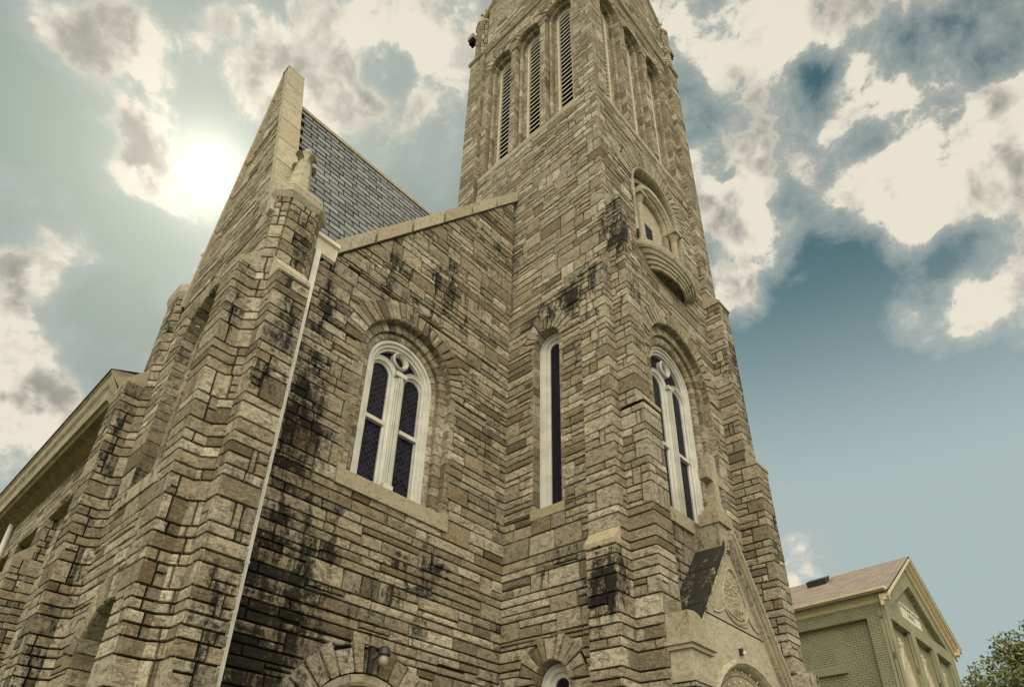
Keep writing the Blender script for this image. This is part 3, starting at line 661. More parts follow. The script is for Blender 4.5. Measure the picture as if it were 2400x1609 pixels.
# belfry openings
def belfry(F, cut, seed):
    uc, vb, vs, r, rr = cut; mb = MB()
    arch_order(mb, F, cut, [(r, 0.02), (r + .12, 0.02), (r + .12, -0.22), (r, -0.22)], seed, 0.3, arcbl=0.14)
    rnd = lambda r0, r1, w: [(r0 + (r1 - r0) * (.5 - .5 * math.cos(math.pi * i / 6)), w + .075 * math.sin(math.pi * i / 6)) for i in range(7)]
    arch_order(mb, F, cut, rnd(.475, .60, -.23) + [(.60, -.4), (.475, -.4)], seed + 1, 0.42, arcbl=0.14)
    arch_order(mb, F, cut, [(.345, -.34), (.462, -.34), (.462, -.55), (.345, -.55)], seed + 2, 0.26, arcbl=0.14)
    mb.build('belfry_opening_surround', church)
    fr = MB(); c2 = (uc, vb, vs + .02, .33, .33)
    arch_order(fr, F, c2, [(.34, -.36), (.34, -.5), (.265, -.5), (.265, -.39), (.30, -.36)], 1, mat=M_creamw, smooth=True)
    fo = fr.build('louvred_window', church)
    s = MB(); z = vb + .12
    while z < vs + .28:
        h = .27 if z < vs else math.sqrt(max(.0, .27 ** 2 - (z - vs) ** 2))
        quadbox(s, [F.P(uc - h, z, -.42), F.P(uc + h, z, -.42), F.P(uc + h, z + .25, -.55), F.P(uc - h, z + .25, -.55), F.P(uc - h, z + .045, -.415), F.P(uc + h, z + .045, -.415), F.P(uc + h, z + .295, -.545), F.P(uc - h, z + .295, -.545)], M_louvre, .5)
        z += .262
    s.build('slats', fo)
    b = MB(); fbox(b, F, uc - .36, uc + .36, vb, vs + .4, -.75, -.62, M_black); b.build('dark_void', fo)
for i, k in enumerate(bL): belfry(FL(TX), k, 200 + i * 5)
for i, k in enumerate(bR): belfry(FF(TY), k, 230 + i * 5)
# sloped offset on the left face and two slit windows
mb = MB(); extr(mb, [(10.54, 7.47, 13.36), (10.54, 7.47, 13.48), (TX, 7.47, 13.8), (TX, 7.47, 13.36)], (0, 2.53, 0), M_trim, .2)
extr(mb, [(10.44, 6.68, 13.4), (10.44, 6.68, 13.52), (TX + .05, 6.68, 13.9), (TX + .05, 6.68, 13.4)], (0, .79, 0), M_trim, .25); mb.build('sloped_offset', church)
def slit(cut, seed, zt):
    uc, vb, vs, r, rr = cut; F = FL(10.6); mb = MB()
    arch_order(mb, F, cut, [(r, 0.02), (r + .1, 0.02), (r + .1, -0.36), (r, -0.36)], seed, 0.34, arcbl=0.22)
    fbox(mb, F, uc - r - .08, uc + r + .08, vb - .2, vb + .03, -.3, .05, M_trim, .35); mb.build('slit_window_surround', church)
    w = MB(); arch_order(w, F, (uc, vb + .03, vs - .02, r, r), [(r, -.22), (r, -.42), (r - .26, -.42), (r - .26, -.34), (r - .18, -.32), (r - .15, -.27), (r - .06, -.26), (r - .05, -.22)], 1, mat=M_white, smooth=True)
    fbox(w, F, uc - r, uc + r, vb + .03, vb + .22, -.42, -.26, M_white, .5)
    wo = w.build('slit_window', church)
    g = MB(); g.add([F.P(uc - r + .1, vb, -.37), F.P(uc + r - .1, vb, -.37), F.P(uc + r - .1, vs + r - .12, -.37), F.P(uc - r + .1, vs + r - .12, -.37)], [(0, 1, 2, 3)], M_glass, .5, [(0, 0), (2 * r, 0), (2 * r, vs), (0, vs)])
    g.build('pane', wo)
slit(SL, 300, 0); slit(SL2, 310, 0)
# buttresses at the near tower corner
mb = MB(); pier(mb, 10.85, 11.42, 6.27, TY, 9.0, 15.85, 70); pier(mb, 10.85, 11.50, 6.12, TY, ZG, 9.0, 73); mb_o = mb.build('buttress', church)
mb = MB(); weather(mb, 10.85, 11.42, 6.27, TY, 15.85, 16.45, 'F', tone=.5); mb.build('weathering', mb_o); mb = MB(); weather(mb, 10.86, 11.5, 6.12, 6.27, 9.0, 9.35, 'F', .04); mb.build('weathering', mb_o)
mb = MB(); pier(mb, 10.31, 10.5, TY, 7.42, ZG, 5.58, 76, 'L', .05); ashlar(mb, FF(TY), 10.31, 10.5, ZG, 5.58, 77, ends=(True, False)); mb_o = mb.build('buttress', church)
mb = MB(); weather(mb, 10.31, 10.5, TY, 7.42, 5.55, 5.98, 'L', .03, tone=.6); mb.build('weathering', mb_o)
# buttress at the far tower corner
mb = MB(); pier(mb, 16.38, 16.98, 6.21, TY + .5, 9.8, 15.95, 80); pier(mb, 16.38, 17.02, 5.98, TY + .5, ZG, 9.8, 83, tones=-.06); mb_o = mb.build('buttress', church)
mb = MB(); weather(mb, 16.38, 17.0, 6.21, TY, 15.95, 16.6, 'F', .06, tone=.2); mb.build('weathering', mb_o); mb = MB(); weather(mb, 16.38, 17.04, 5.98, 6.21, 9.8, 10.25, 'F', .05, tone=.3); mb.build('weathering', mb_o)
# large window over the portal
big_window(W2, TY, 7.2, 'tower_window', seed=90, depth=0.34, R=1.08, lc=0.53, lr=0.31, tz=9.62, lspring=11.5, circ=12.32, cr=0.17)
# niche with semicircular balcony
F = FF(TY); mb = MB(); uc = NI[0]
arch_order(mb, F, (uc, 16.4, 18.7, 1.42, 0), [(1.42, .03), (1.42, -.25), (1.30, -.25), (1.30, .0), (1.34, .07), (1.40, .08)], 1, .8, mat=M_trim, arcbl=.7, gap=.008)
arch_order(mb, F, (uc, 16.2, 18.55, 1.28, 0), [(1.30, -.2), (1.30, -.45), (1.12, -.45), (1.12, -.2)], 2, .8, mat=M_trim, arcbl=.7, gap=.006)
arch_order(mb, F, (uc, 18.2, 18.25, 1.08, 0), [(1.13, .02), (1.13, -.45), (.90, -.45), (.90, -.08), (.95, -.03), (.98, .02)], 3, .8, mat=M_trim, arcbl=.7, gap=.006)
arch_order(mb, F, (uc, 16.2, 18.2, .86, 0), [(.92, -.12), (.92, -.4), (.82, -.4), (.82, -.2), (.86, -.14)], 4, .9, mat=M_trim, arcbl=.9, gap=.005)
no = mb.build('niche', church)
for s in (-1, 1):
    c = MB(); x = uc + s * 1.04; y = TY + .02
    lathe(c, x, y, [(.17, 16.05), (.17, 16.2), (.12, 16.3), (.115, 17.85), (.14, 17.9), (.11, 17.95), (.2, 18.15)], 14, M_trim, .5)
    box(c, x - .22, x + .22, y - .22, y + .22, 18.15, 18.28, M_trim, .3); box(c, x - .19, x + .19, y - .19, y + .2, 15.9, 16.07, M_trim, .3); c.build('column', no)
b = MB(); N = 24
pts = [(uc - .84, 16.2), (uc + .84, 16.2)] + [(uc + .84 * math.cos(math.pi * i / N), 18.2 + .84 * math.sin(math.pi * i / N)) for i in range(N + 1)]
b.add([F.P(p, q, -.30) for p, q in pts], [tuple(range(len(pts)))], M_trim, .85); b.build('back_panel', no)
b = MB(); fbox(b, F, uc - .40, uc + .16, 16.85, 17.95, -.34, -.285, M_glass, .5); b.build('pane', no)
b = MB(); bx = 14.0; b.st = .3
lathe(b, bx, TY, [(.86, 15.16), (1.0, 15.17), (1.04, 15.27), (1.12, 15.28), (1.16, 15.38), (1.25, 15.39), (1.29, 15.50), (1.38, 15.51), (1.47, 15.62), (1.54, 15.63), (1.60, 15.70), (1.62, 15.86), (1.57, 15.91), (.0, 15.98)], 40, M_trim, .4, math.pi, 2 * math.pi, sy=.34)
lathe(b, bx, TY, [(.86, 15.16), (.74, 15.36), (.0, 15.38)], 40, M_trim, .0, math.pi, 2 * math.pi, sy=.34)
b.build('balcony', church)

# ---- portal
PY = 6.05; PC = 13.86
mb = MB(); F = FF(PY)
SR = 1.40; SL_ = 1.32; SRt = 1.58; za = 6.48; PA = 13.82
arcP = (13.93, ZG, 1.90, 1.98, 1.98)
def plain(mb, F, u0, u1, v0, v1, cuts, planes, mat, tone=.5):
    rows = [v0, v1]
    for k in cuts: rows += [k[1], k[2]] + [k[2] + k[3] * math.sin(math.pi / 2 * i / 24) for i in range(1, 25)]
    rows = sorted(set(round(r, 4) for r in rows if v0 <= r <= v1))
    for lo, hi in zip(rows[:-1], rows[1:]):
        for p in pieces(u0, u1, lo, hi, cuts, False):
            for pl in planes: p = clip(p, *pl) if p else p
            p = dedupe(p) if p else p
            if p and len(p) > 2: mb.add([F.P(x, y, 0) for x, y in p], [tuple(range(len(p)))], mat, tone)
plain(mb, F, 11.6, 16.12, ZG, 4.55, [arcP], [(-SL_, 1, za - SL_ * PA), (SRt, 1, za + SRt * PA)], M_trim, .62)
plain(mb, F, 11.6, 16.12, 4.565, 7, [], [(-SL_, 1, za - SL_ * PA), (SRt, 1, za + SRt * PA)], M_trim, .45)
extr(mb, [F.P(12.3, 4.54, 0.0), F.P(12.3, 4.575, 0.0), F.P(12.3, 4.575, -.02), F.P(12.3, 4.54, -.02)], (3.2, 0, 0), M_mortar)
box(mb, 11.62, 12.2, PY + .3, TY, ZG, 3.6, M_trim, .4)
po = mb.build('portal', church)
mb = MB()
arch_order(mb, F, arcP, [(1.98, .07), (1.98, -.1), (1.80, -.16), (1.80, -.05), (1.84, .03), (1.90, .09)], 1, 1.2, mat=M_trim, arcbl=1.1, gap=.008)
arch_order(mb, F, arcP, [(1.82, -.10), (1.82, -.5), (1.46, -.5), (1.46, -.10)], 2, 1.2, mat=M_trim, arcbl=.95, gap=.006)
arch_order(mb, F, arcP, [(1.47, -.35), (1.47, -.65), (1.33, -.65), (1.33, -.35)], 3, 1.2, mat=M_trim, arcbl=.95, gap=.0)
mb.build('portal_arch', po)
mb = MB(); fbox(mb, F, 12.4, 15.46, ZG, 3.4, -.66, -.6, M_cream, .5); mb.build('portal_door', po)
mb = MB(); mb.st = 1.0; xb = PA - 2.3
raking(mb, F, xb, za - SL_ * 2.3, PA, za, 0.26, -.67, 0.035, 3); mb.st = .5; raking(mb, F, xb, za - SL_ * 2.3, PA, za, 0.05, .035, 0.06, 2)
mb.build('gable_coping', po)
mb = MB(); mb.st = .22; xb = PA + 2.35; zb = za - SRt * 2.35
raking(mb, F, xb, zb, PA, za, 0.16, -.3, 0.10, 3); raking(mb, F, xb, zb + .14, PA, za + .14, 0.12, -.67, 0.17, 3, gap=.004); raking(mb, F, xb, zb + .25, PA, za + .25, 0.11, -.67, 0.23, 3, gap=.004)
mb.build('gable_coping', po)
mb = MB()
mb.st = .45; box(mb, PC - .3, PC + .3, PY - .02, TY, 6.3, 6.98, M_trim, .25); box(mb, PC - .16, PC + .18, PY - .06, PY, 6.36, 6.86, M_trim, .45)
box(mb, PC - .34, PC + .34, PY - .08, PY + .42, 6.98, 7.28, M_trim, .4); mb.st = .15; box(mb, PC - .27, PC + .27, PY - .03, PY + .36, 7.28, 7.40, M_trim, .4)
box(mb, PC - .2, PC + .2, PY + .0, PY + .32, 7.40, 7.52, M_trim, .45)
cr = [(PC - .12, PC + .12)]
box(mb, PC - .125, PC + .125, PY + .02, PY + .25, 7.5, 8.92, M_trim, .5); box(mb, PC - .42, PC - .127, PY + .03, PY + .24, 8.16, 8.42, M_trim, .35); box(mb, PC + .127, PC + .42, PY + .03, PY + .24, 8.16, 8.42, M_trim, .35)
mb.build('stone_cross', po)
# carved cartouche with the date
mb = MB(); ez = 5.26; ec = 13.80
def outl(sx, sz): 
    P = []
    for i in range(49):
        t = 2 * math.pi * i / 48; x = math.sin(t); z = math.cos(t)
        wdt = .30 + .30 * (1 - z) / 2 + (.05 * math.cos(3 * t)); P.append((ec + x * (wdt + .06) * sx, ez + z * .62 * sz + 0.02))
    return P
o = outl(1, 1)
st = []
for i, (x, z) in enumerate(o):
    d = math.hypot(x - ec, z - ez); st.append((ec, ez, (x - ec), (z - ez)))
sweep(mb, F, st, [(.96, -.005), (.97, .03), (1.0, .045), (1.05, .03), (1.06, -.005)], M_trim, .4, cap=False)
rg = random.Random(3)
for i in range(150):
    a = rg.uniform(0, 6.28); r = rg.uniform(0, .85) ** .6; x = ec + math.sin(a) * r * .42; z = ez + .08 + math.cos(a) * r * .42
    lathe(mb, x, PY - .004, [(rg.uniform(.012, .03), z - .02), (.03, z), (.012, z + .02)], 6, M_trim, rg.uniform(.2, .7), sy=.5)
def ribbon(x0, z0, x1, z1, sag, w):
    n = 10; S = []
    for i in range(n + 1):
        t = i / n; S.append((x0 + (x1 - x0) * t, z0 + (z1 - z0) * t - sag * math.sin(math.pi * t), 0, 1))
    sweep(mb, F, S, [(-w, -.004), (-w, .03), (0, .02), (w, .03), (w, -.004)], M_trim, .5)
ribbon(13.35, 4.98, 14.35, 4.98, .12, .10); ribbon(12.75, 4.72, 13.35, 4.98, .08, .05); ribbon(14.35, 4.98, 14.85, 4.74, .08, .05); ribbon(13.5, 4.74, 14.3, 4.72, .06, .03)
mb.build('carved_cartouche', po)
def text(s, F, u, v, w, h, mat, parent, name, sx=1.0, dep=.012):
    cu = bpy.data.curves.new('t', 'FONT'); cu.body = s; cu.size = h * 1.4; cu.extrude = dep; cu.align_x = 'CENTER'; cu.align_y = 'CENTER'
    ob = bpy.data.objects.new('t', cu); sc.collection.objects.link(ob); bpy.context.view_layer.update()
    me = bpy.data.meshes.new_from_object(ob.evaluated_get(bpy.context.evaluated_depsgraph_get()))
    bpy.data.objects.remove(ob)
    mb = MB(); mb.add([F.P(u + p.co[0] * sx, v + p.co[1], w + p.co[2]) for p in me.vertices], [tuple(p.vertices) for p in me.polygons], mat, .35)
    bpy.data.meshes.remove(me); return mb.build(name, parent)
text('1892', F, 13.86, 4.89, .03, .17, M_trim, po, 'carved_date', 1.15, .02)
# kneelers
for s, nmk in ((1, 'kneeler'), (-1, 'kneeler')):
    X = (lambda x: x) if s == 1 else (lambda x: 2 * PC - x)
    mb = MB()
    def bx(a, b, *r, **k):
        q = sorted((X(a), X(b))); box(mb, q[0], q[1], *r, **k)
    q = sorted((X(10.94), X(11.60)))
    ashlar(mb, FL(q[0]), -6.12, -5.68, ZG, 2.86, 400, ends=(False, True)); ashlar(mb, FF(5.68), q[0], q[1], ZG, 2.86, 401)
    ashlar(mb, FRt(q[1]), 5.68, 6.12, ZG, 2.86, 402)
    bx(10.88, 11.66, 5.64, 6.14, 2.86, 2.96, M_trim, .3); bx(10.92, 11.62, 5.67, 6.14, 2.96, 3.42, M_trim, .55)
    bx(10.86, 11.68, 5.62, 6.14, 3.42, 3.50, M_trim, .45); bx(10.82, 11.73, 5.57, 6.14, 3.50, 3.58, M_trim, .45); bx(10.84, 11.71, 5.60, 6.14, 3.58, 3.64, M_trim, .4)
    mb.st = .38
    pr = [(10.86, 3.64), (10.86, 4.10), (11.12, 4.14)] + [(11.12 + .42 * math.sin(t), 3.72 + .42 * math.cos(t)) for t in [math.pi / 2 * i / 8 for i in range(1, 9)]] + [(11.66, 3.64)]
    extr(mb, [(X(a), 5.64, b) for a, b in pr], (0, .55, 0), M_trim, .35)
    mb.build(nmk, po)
# small lamp fixture on the arch crown and a string of bulbs round the arch
fx = thing('light_fixture', 'tiny black and white light fixture above the crown of the portal arch', 'light fixture', (13.72, PY - .03, 4.0))
mb = MB(); box(mb, 13.69, 13.74, PY - .08, PY, 3.95, 4.10, M_darkmetal); mb.build('bracket', fx)
mb = MB(); lathe(mb, 13.72, PY - .1, [(.0, 3.95), (.03, 3.96), (.035, 4.0), (.02, 4.03), (0, 4.03)], 10, M_white, .5); mb.build('lamp_head', fx, smooth=True)
sl = thing('string_lights', 'string of small clear bulbs fixed round the portal arch', 'string lights', (13.93, PY, 3.4))
rg = random.Random(5)
mb = MB(); st = [(13.93, 1.90, math.cos(t), math.sin(t)) for t in [math.pi * (.15 + .7 * i / 20) for i in range(21)]]
sweep(mb, F, st, [(1.66, -.09), (1.665, -.085), (1.67, -.09)], M_darkmetal, .5); mb.build('cable', sl)
bulb = None
for i in range(22):
    t = math.pi * (.18 + .64 * i / 21) + rg.uniform(-.01, .01); r = 1.66 + (.1 if i % 2 else -.1) + rg.uniform(-.02, .02)
    c = (13.93 + r * math.cos(t), PY + .07, 1.90 + r * math.sin(t))
    if bulb is None:
        q = MB(); lathe(q, c[0], c[1], [(0, c[2] - .025), (.02, c[2] - .012), (.022, c[2] + .005), (.012, c[2] + .022), (0, c[2] + .028)], 8, M_bulb, .5)
        bulb = q.build('bulb', sl, smooth=True); c0 = c
    else:
        k = bulb.copy(); sc.collection.objects.link(k); k.parent = sl; k.location = (c[0] - c0[0], c[1] - c0[1], c[2] - c0[2])

# ---- transept gable, turrets and buttresses on the left
GX = 3.22
mb = MB(); F = FL(GX)
TA = (-11.88, 5.80, 9.30, 1.12, 1.62); LA = (-11.82, ZG, 2.45, 0.98, 1.45)
gr = 3.85; ga = (-11.72, 18.55)
ashlar(mb, F, -13.80, -9.66, ZG, 19, 500, cuts=[TA, LA], planes=[(-gr, 1, ga[1] - gr * ga[0]), (gr, 1, ga[1] + gr * ga[0])], ends=(False, False), tones=.12)
ring(mb, F, TA, 501, 21, .2); ring(mb, F, LA, 502, 15, .3)
mb.add([(GX + .45, 9.66, ZG), (GX + .45, 13.8, ZG), (GX + .45, 13.8, 10.4), (GX + .45, 11.72, 18.5), (GX + .45, 9.66, 10.5)], [(0, 1, 2, 3, 4)], M_mortar)
mb.build('gable_wall', church)
mb = MB()
for s in (-1, 1):
    ub = ga[0] + s * 1.95; vb_ = ga[1] - gr * 1.95 + .0
    n = 7
    for i in range(n):
        a = i / n; b = (i + 1) / n - .004
        p0 = (ub + (ga[0] - ub) * a, vb_ + (ga[1] + .0 - vb_) * a); p1 = (ub + (ga[0] - ub) * b, vb_ + (ga[1] - vb_) * b)
        dx = s * .115; dz = .10; L0 = [(p0[0] - s * .02, p0[1] - .0), (p1[0] - s * .02, p1[1]), (p1[0] + dx, p1[1] + dz), (p0[0] + dx, p0[1] + dz)]
        A = [F.P(x, y, .10) for x, y in L0]; B = [F.P(x, y, -.42) for x, y in L0]
        mb.add(A + B, [(0, 1, 2, 3), (4, 5, 6, 7), (0, 1, 5, 4), (1, 2, 6, 5), (2, 3, 7, 6), (3, 0, 4, 7)], M_trim, .5 + .3 * random.random())
fbox(mb, F, ga[0] - .13, ga[0] + .13, ga[1] - .12, ga[1] + .14, -.42, .10, M_trim, .6)
mb.build('gable_coping', church)
mb = MB(); mb.st = .30  # reveal shade painted in by darkening the stone of both arch orders
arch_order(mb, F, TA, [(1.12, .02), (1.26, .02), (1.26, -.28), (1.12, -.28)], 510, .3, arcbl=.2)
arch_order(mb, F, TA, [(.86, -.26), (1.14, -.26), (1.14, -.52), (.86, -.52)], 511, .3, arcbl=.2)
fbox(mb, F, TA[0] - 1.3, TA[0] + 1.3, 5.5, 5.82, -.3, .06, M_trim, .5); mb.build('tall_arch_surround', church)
mb = MB(); mb.add([F.P(TA[0] + a, b, -.5) for a, b in [(-.9, 5.8), (.9, 5.8), (.9, 10.2), (-.9, 10.2)]], [(0, 1, 2, 3)], M_glass, .5, [(0, 0), (1.8, 0), (1.8, 4.4), (0, 4.4)])
mb.build('tall_arch_pane', church)
mb = MB()
arch_order(mb, F, LA, [(.98, .02), (1.12, .02), (1.12, -.35), (.98, -.35)], 512, .34, arcbl=.26)
rnd = [(.74 + .24 * (.5 - .5 * math.cos(math.pi * i / 6)), -.42 + .12 * math.sin(math.pi * i / 6)) for i in range(7)]
arch_order(mb, F, LA, rnd + [(.98, -.7), (.74, -.7)], 513, .42, arcbl=.26); mb.build('lower_arch_surround', church)
mb = MB(); mb.add([F.P(LA[0] + a, b, -.68) for a, b in [(-.9, ZG), (.9, ZG), (.9, 3.4), (-.9, 3.4)]], [(0, 1, 2, 3)], M_glass, .5, [(0, 0), (1.8, 0), (1.8, 4.4), (0, 4.4)]); mb.build('lower_arch_pane', church)
def turret(pts, z1, seed, cx, cy, nm='gable_turret'):
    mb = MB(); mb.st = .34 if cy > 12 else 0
    for i in range(len(pts) - 1):
        a, b = pts[i], pts[i + 1]; U = (b[0] - a[0], b[1] - a[1])
        ashlar(mb, Fr(a, U), 0, math.hypot(*U), ZG, z1, seed + i, ends=(False, False), tones=.0 if i else .06, big=.8)
    to = mb.build(nm, church)
    ov = lambda k: [(p[0] + (p[0] - cx) * k, p[1] + (p[1] - cy) * k) for p in pts]
    mb = MB(); P0 = ov(.06); P1 = ov(.20)
    lv = [(P0, z1 - .04), (P1, z1 + .1), (P1, z1 + .30), (ov(-.05), z1 + .48)]
    V = []; n = len(pts)
    for P_, z in lv: V += [(x, y, z) for x, y in P_]
    fs = [(j * n + i, j * n + i + 1, (j + 1) * n + i + 1, (j + 1) * n + i) for j in range(3) for i in range(n - 1)] + [tuple(range(3 * n, 4 * n)), tuple(range(0, n))]
    mb.add(V, fs, M_trim, .55); mb.build('turret_cap', to); return to
def pinnacle(cx, cy, z0, h=1.5, nm='pinnacle'):
    po = MB(); r0, r1 = .27, .125
    P = []
    for r, z in ((r0 + .03, z0), (r0 + .03, z0 + .06), (r0, z0 + .1), (r1, z0 + h)):
        k = r * .42
        for (a, b) in ((r, k), (k, r), (-k, r), (-r, k), (-r, -k), (-k, -r), (k, -r), (r, -k)): P.append((cx + a, cy + b, z))
    po.add(P, [(j * 8 + i, j * 8 + (i + 1) % 8, (j + 1) * 8 + (i + 1) % 8, (j + 1) * 8 + i) for j in range(3) for i in range(8)], M_trim, .7)
    zt = z0 + h
    for k in range(4):      # drooping leaves
        t = k * math.pi / 2 + .35; S = []
        for j in range(6):
            q = j / 5; rr = .08 + .25 * math.sin(q * 1.7); zz = zt - .16 + .30 * q - .34 * q * q
            wd = .085 * math.sin(math.pi * (0.15 + .8 * q)) + .012
            S.append((rr, zz, wd))
        V = []
        for rr, zz, wd in S:
            for (o_, dz) in ((-wd, 0), (0, .05), (wd, 0), (0, -.05)): V.append((cx + math.cos(t) * rr - math.sin(t) * o_, cy + math.sin(t) * rr + math.cos(t) * o_, zz + dz))
        po.add(V, [(j * 4 + i, j * 4 + (i + 1) % 4, (j + 1) * 4 + (i + 1) % 4, (j + 1) * 4 + i) for j in range(5) for i in range(4)] + [(0, 1, 2, 3), (20, 21, 22, 23)], M_trim, .45)
    lathe(po, cx, cy, [(r1, zt - .02), (.1, zt + .06), (.12, zt + .16), (.085, zt + .27), (.0, zt + .32)], 10, M_trim, .5)
    return po
to = turret([(3.215, 10.25), (3.215, 9.655), (3.42, 9.45), (4.0, 9.45), (4.22, 9.67), (4.22, 10.3)], 11.58, 520, 3.7, 9.9)
pinnacle(3.64, 9.86, 12.0, 1.42).build('pinnacle', to)
to = turret([(3.3, 14.6), (3.05, 14.5), (3.05, 13.96), (3.22, 13.79), (3.6, 13.79)], 11.5, 530, 3.4, 14.3)
pinnacle(3.56, 14.2, 11.95, 1.42).build('pinnacle', to)
# buttresses at the near gable corner
mb = MB(); pier(mb, 3.42, 4.05, 9.1, 9.47, ZG, 9.28, 540, tones=-.05); bo = mb.build('buttress', church)
mb = MB(); weather(mb, 3.42, 4.03, 9.1, 9.46, 9.26, 9.85, 'F', .03, tone=.75); mb.build('weathering', bo)
mb = MB(); pier(mb, 2.87, 3.23, 9.655, 10.32, ZG, 9.5, 545, 'LF', tones=-.03); bo = mb.build('buttress', church)
mb = MB(); weather(mb, 2.87, 3.22, 9.655, 10.32, 9.48, 10.0, 'L', .02, tone=.5); mb.build('weathering', bo)
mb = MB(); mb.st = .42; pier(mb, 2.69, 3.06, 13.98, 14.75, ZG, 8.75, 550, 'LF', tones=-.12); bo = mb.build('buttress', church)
mb = MB(); weather(mb, 2.69, 3.05, 13.98, 14.75, 8.73, 9.25, 'L', .02, tone=.3); mb.build('weathering', bo)
# slate roof of the transept
class Fr3:
    def __init__(s, o, U, V, Nn): s.o = Vector(o); s.U = Vector(U).normalized(); s.V = Vector(V).normalized(); s.N = Vector(Nn).normalized()
    def P(s, u, v, w=0.0): return tuple(s.o + s.U * u + s.V * v + s.N * w)
RY, RZ = 11.72, 17.62
mb = MB()
def slope(mb, sgn, seed):
    ye = RY - sgn * 1.62; ze = 11.3; L_ = math.hypot(RY - ye, RZ - ze); V = (0, RY - ye, RZ - ze); Nn = (0, -sgn * (RZ - ze), abs(RY - ye))
    F3 = Fr3((3.6, ye, ze), (1, 0, 0), V, Nn); rng = random.Random(seed)
    mb.add([F3.P(0, -.1, -.01), F3.P(7.4, -.1, -.01), F3.P(7.4, L_, -.01), F3.P(0, L_, -.01)], [(0, 1, 2, 3)], M_slatebase)
    if sgn < 0: return
    v = 0; k = 0; ex = .25
    while v < L_ - .05:
        u = -.1 - (k % 2) * .17 - rng.uniform(0, .05)
        while u < 7.3:
            w = .44 + rng.uniform(-.012, .012); a, b = u + .017, u + w - .017; t = min(1, max(0, rng.gauss(.5, .22))); dv = rng.uniform(-.014, .008) - (.03 if rng.random() < .03 else 0)
            if a > -.05: 
                h = v + ex - .012
                pts = [F3.P(a, v + dv, .028), F3.P(b, v + dv + rng.uniform(-.005, .005), .028 + rng.uniform(0, .006)), F3.P(b, h, .008), F3.P(a, h, .008), F3.P(a, v + dv, .0), F3.P(b, v + dv, .0)]
                mb.add(pts, [(0, 1, 2, 3), (4, 5, 1, 0), (4, 0, 3), (5, 1, 2)], M_slate, t)
            u += w
        v += ex; k += 1
slope(mb, 1, 5); slope(mb, -1, 6)
ro = mb.build('slate_roof', church)
mb = MB(); 
for i in range(12): box(mb, 3.62 + i * .61, 3.62 + i * .61 + .6, RY - .07, RY + .07, RZ - .06, RZ + .05, M_trim, .6)
mb.build('ridge_tiles', ro)
# gutter box and downspout
mb = MB()
pr = [(9.93, 11.10), (9.86, 11.14), (9.80, 11.42), (9.74, 11.46), (9.74, 11.56), (9.93, 11.56)]
extr(mb, [(4.22, a, b) for a, b in pr], (.62, 0, 0), M_gutter, .5)
go = mb.build('gutter_box', church)
mb = MB(); quadbox(mb, [(4.33, 9.80, ZG), (4.46, 9.80, ZG), (4.46, 9.92, ZG), (4.33, 9.92, ZG), (4.33, 9.80, 11.12), (4.46, 9.80, 11.12), (4.46, 9.92, 11.12), (4.33, 9.92, 11.12)], M_pipe)
for z in (1.1, 3.95, 7.4): box(mb, 4.32, 4.47, 9.79, 9.93, z, z + .04, M_pipe)
for u in (4.36, 4.395, 4.43): box(mb, u - .005, u + .005, 9.792, 9.80, ZG, 11.1, M_pipe)
mb.build('downspout', church)
# nave side wall beyond
NX = 3.6; mb = MB(); F = FL(NX)
bays = [(-20.8, 19.5, 22.1), (-24.1, 22.95, 25.3), (-27.4, 26.1, 28.6), (-30.7, 29.3, 31.8)]
fr_ = [(14.6, 19.5)] + [(bays[i][2], bays[i + 1][1]) for i in range(3)] + [(31.8, 40)]
for i, (a, b) in enumerate(fr_): ashlar(mb, F, -b, -a, ZG, 9.8, 600 + i, ends=(True, True), tones=.08)
nc = []
for i, (uc, a, b) in enumerate(bays):
    ashlar(mb, F, -b, -a, 8.25, 9.8, 610 + i, ends=(False, False), tones=.08)
    c = (uc, 1.5, 6.4, .62, .98); nc.append(c)
    ashlar(mb, FL(NX + .3), -b, -a, ZG, 8.3, 620 + i, cuts=[c], ends=(False, False), tones=.05); ring(mb, FL(NX + .3), c, 630 + i, 11, .2)
    ashlar(mb, FF(b), NX, NX + .3, ZG, 8.25, 640 + i, ends=(True, False), tones=-.15)     # reveal facing the street
    mb.add([(NX, a, ZG), (NX + .3, a, ZG), (NX + .3, a, 8.25), (NX, a, 8.25)], [(0, 1, 2, 3)], M_stone, .3)
    mb.add([(NX, a, 8.25), (NX + .3, a, 8.25), (NX + .3, b, 8.25), (NX, b, 8.25)], [(0, 1, 2, 3)], M_stone, .3)
mb.build('nave_wall', church)
mb = MB(); [fbox(mb, F, uc - (b - a) / 2 - .05, uc + (b - a) / 2 - .0, 8.02, 8.26, -.28, .03, M_trim, .4) for (uc, a, b) in bays[:0]]
for i in range(3):
    a, b = bays[i][2], bays[i + 1][1]; bm = MB()
    pier(bm, NX - .42, NX, a + .08, b - .02, ZG, 6.9, 650 + 3 * i, 'LF', tones=-.05); weather(bm, NX - .42, NX, a + .08, b - .02, 6.88, 7.45, 'L', .03, tone=.3)
    bm.build('buttress', church)
for i, c in enumerate(nc):
    w = MB(); F_ = FL(NX + .3); arch_order(w, F_, c, [(.62, .02), (.7, .02), (.7, -.3), (.62, -.3)], 660 + i, .34, arcbl=.22)
    w.add([F_.P(c[0] - .66, 1.5, -.28), F_.P(c[0] + .66, 1.5, -.28), F_.P(c[0] + .66, 7.1, -.28), F_.P(c[0] - .66, 7.1, -.28)], [(0, 1, 2, 3)], M_glass, .5, [(0, 0), (1.2, 0), (1.2, 5), (0, 5)])
    w.build('nave_window', church)
mb = MB()
L0, L1 = 16.9, 40
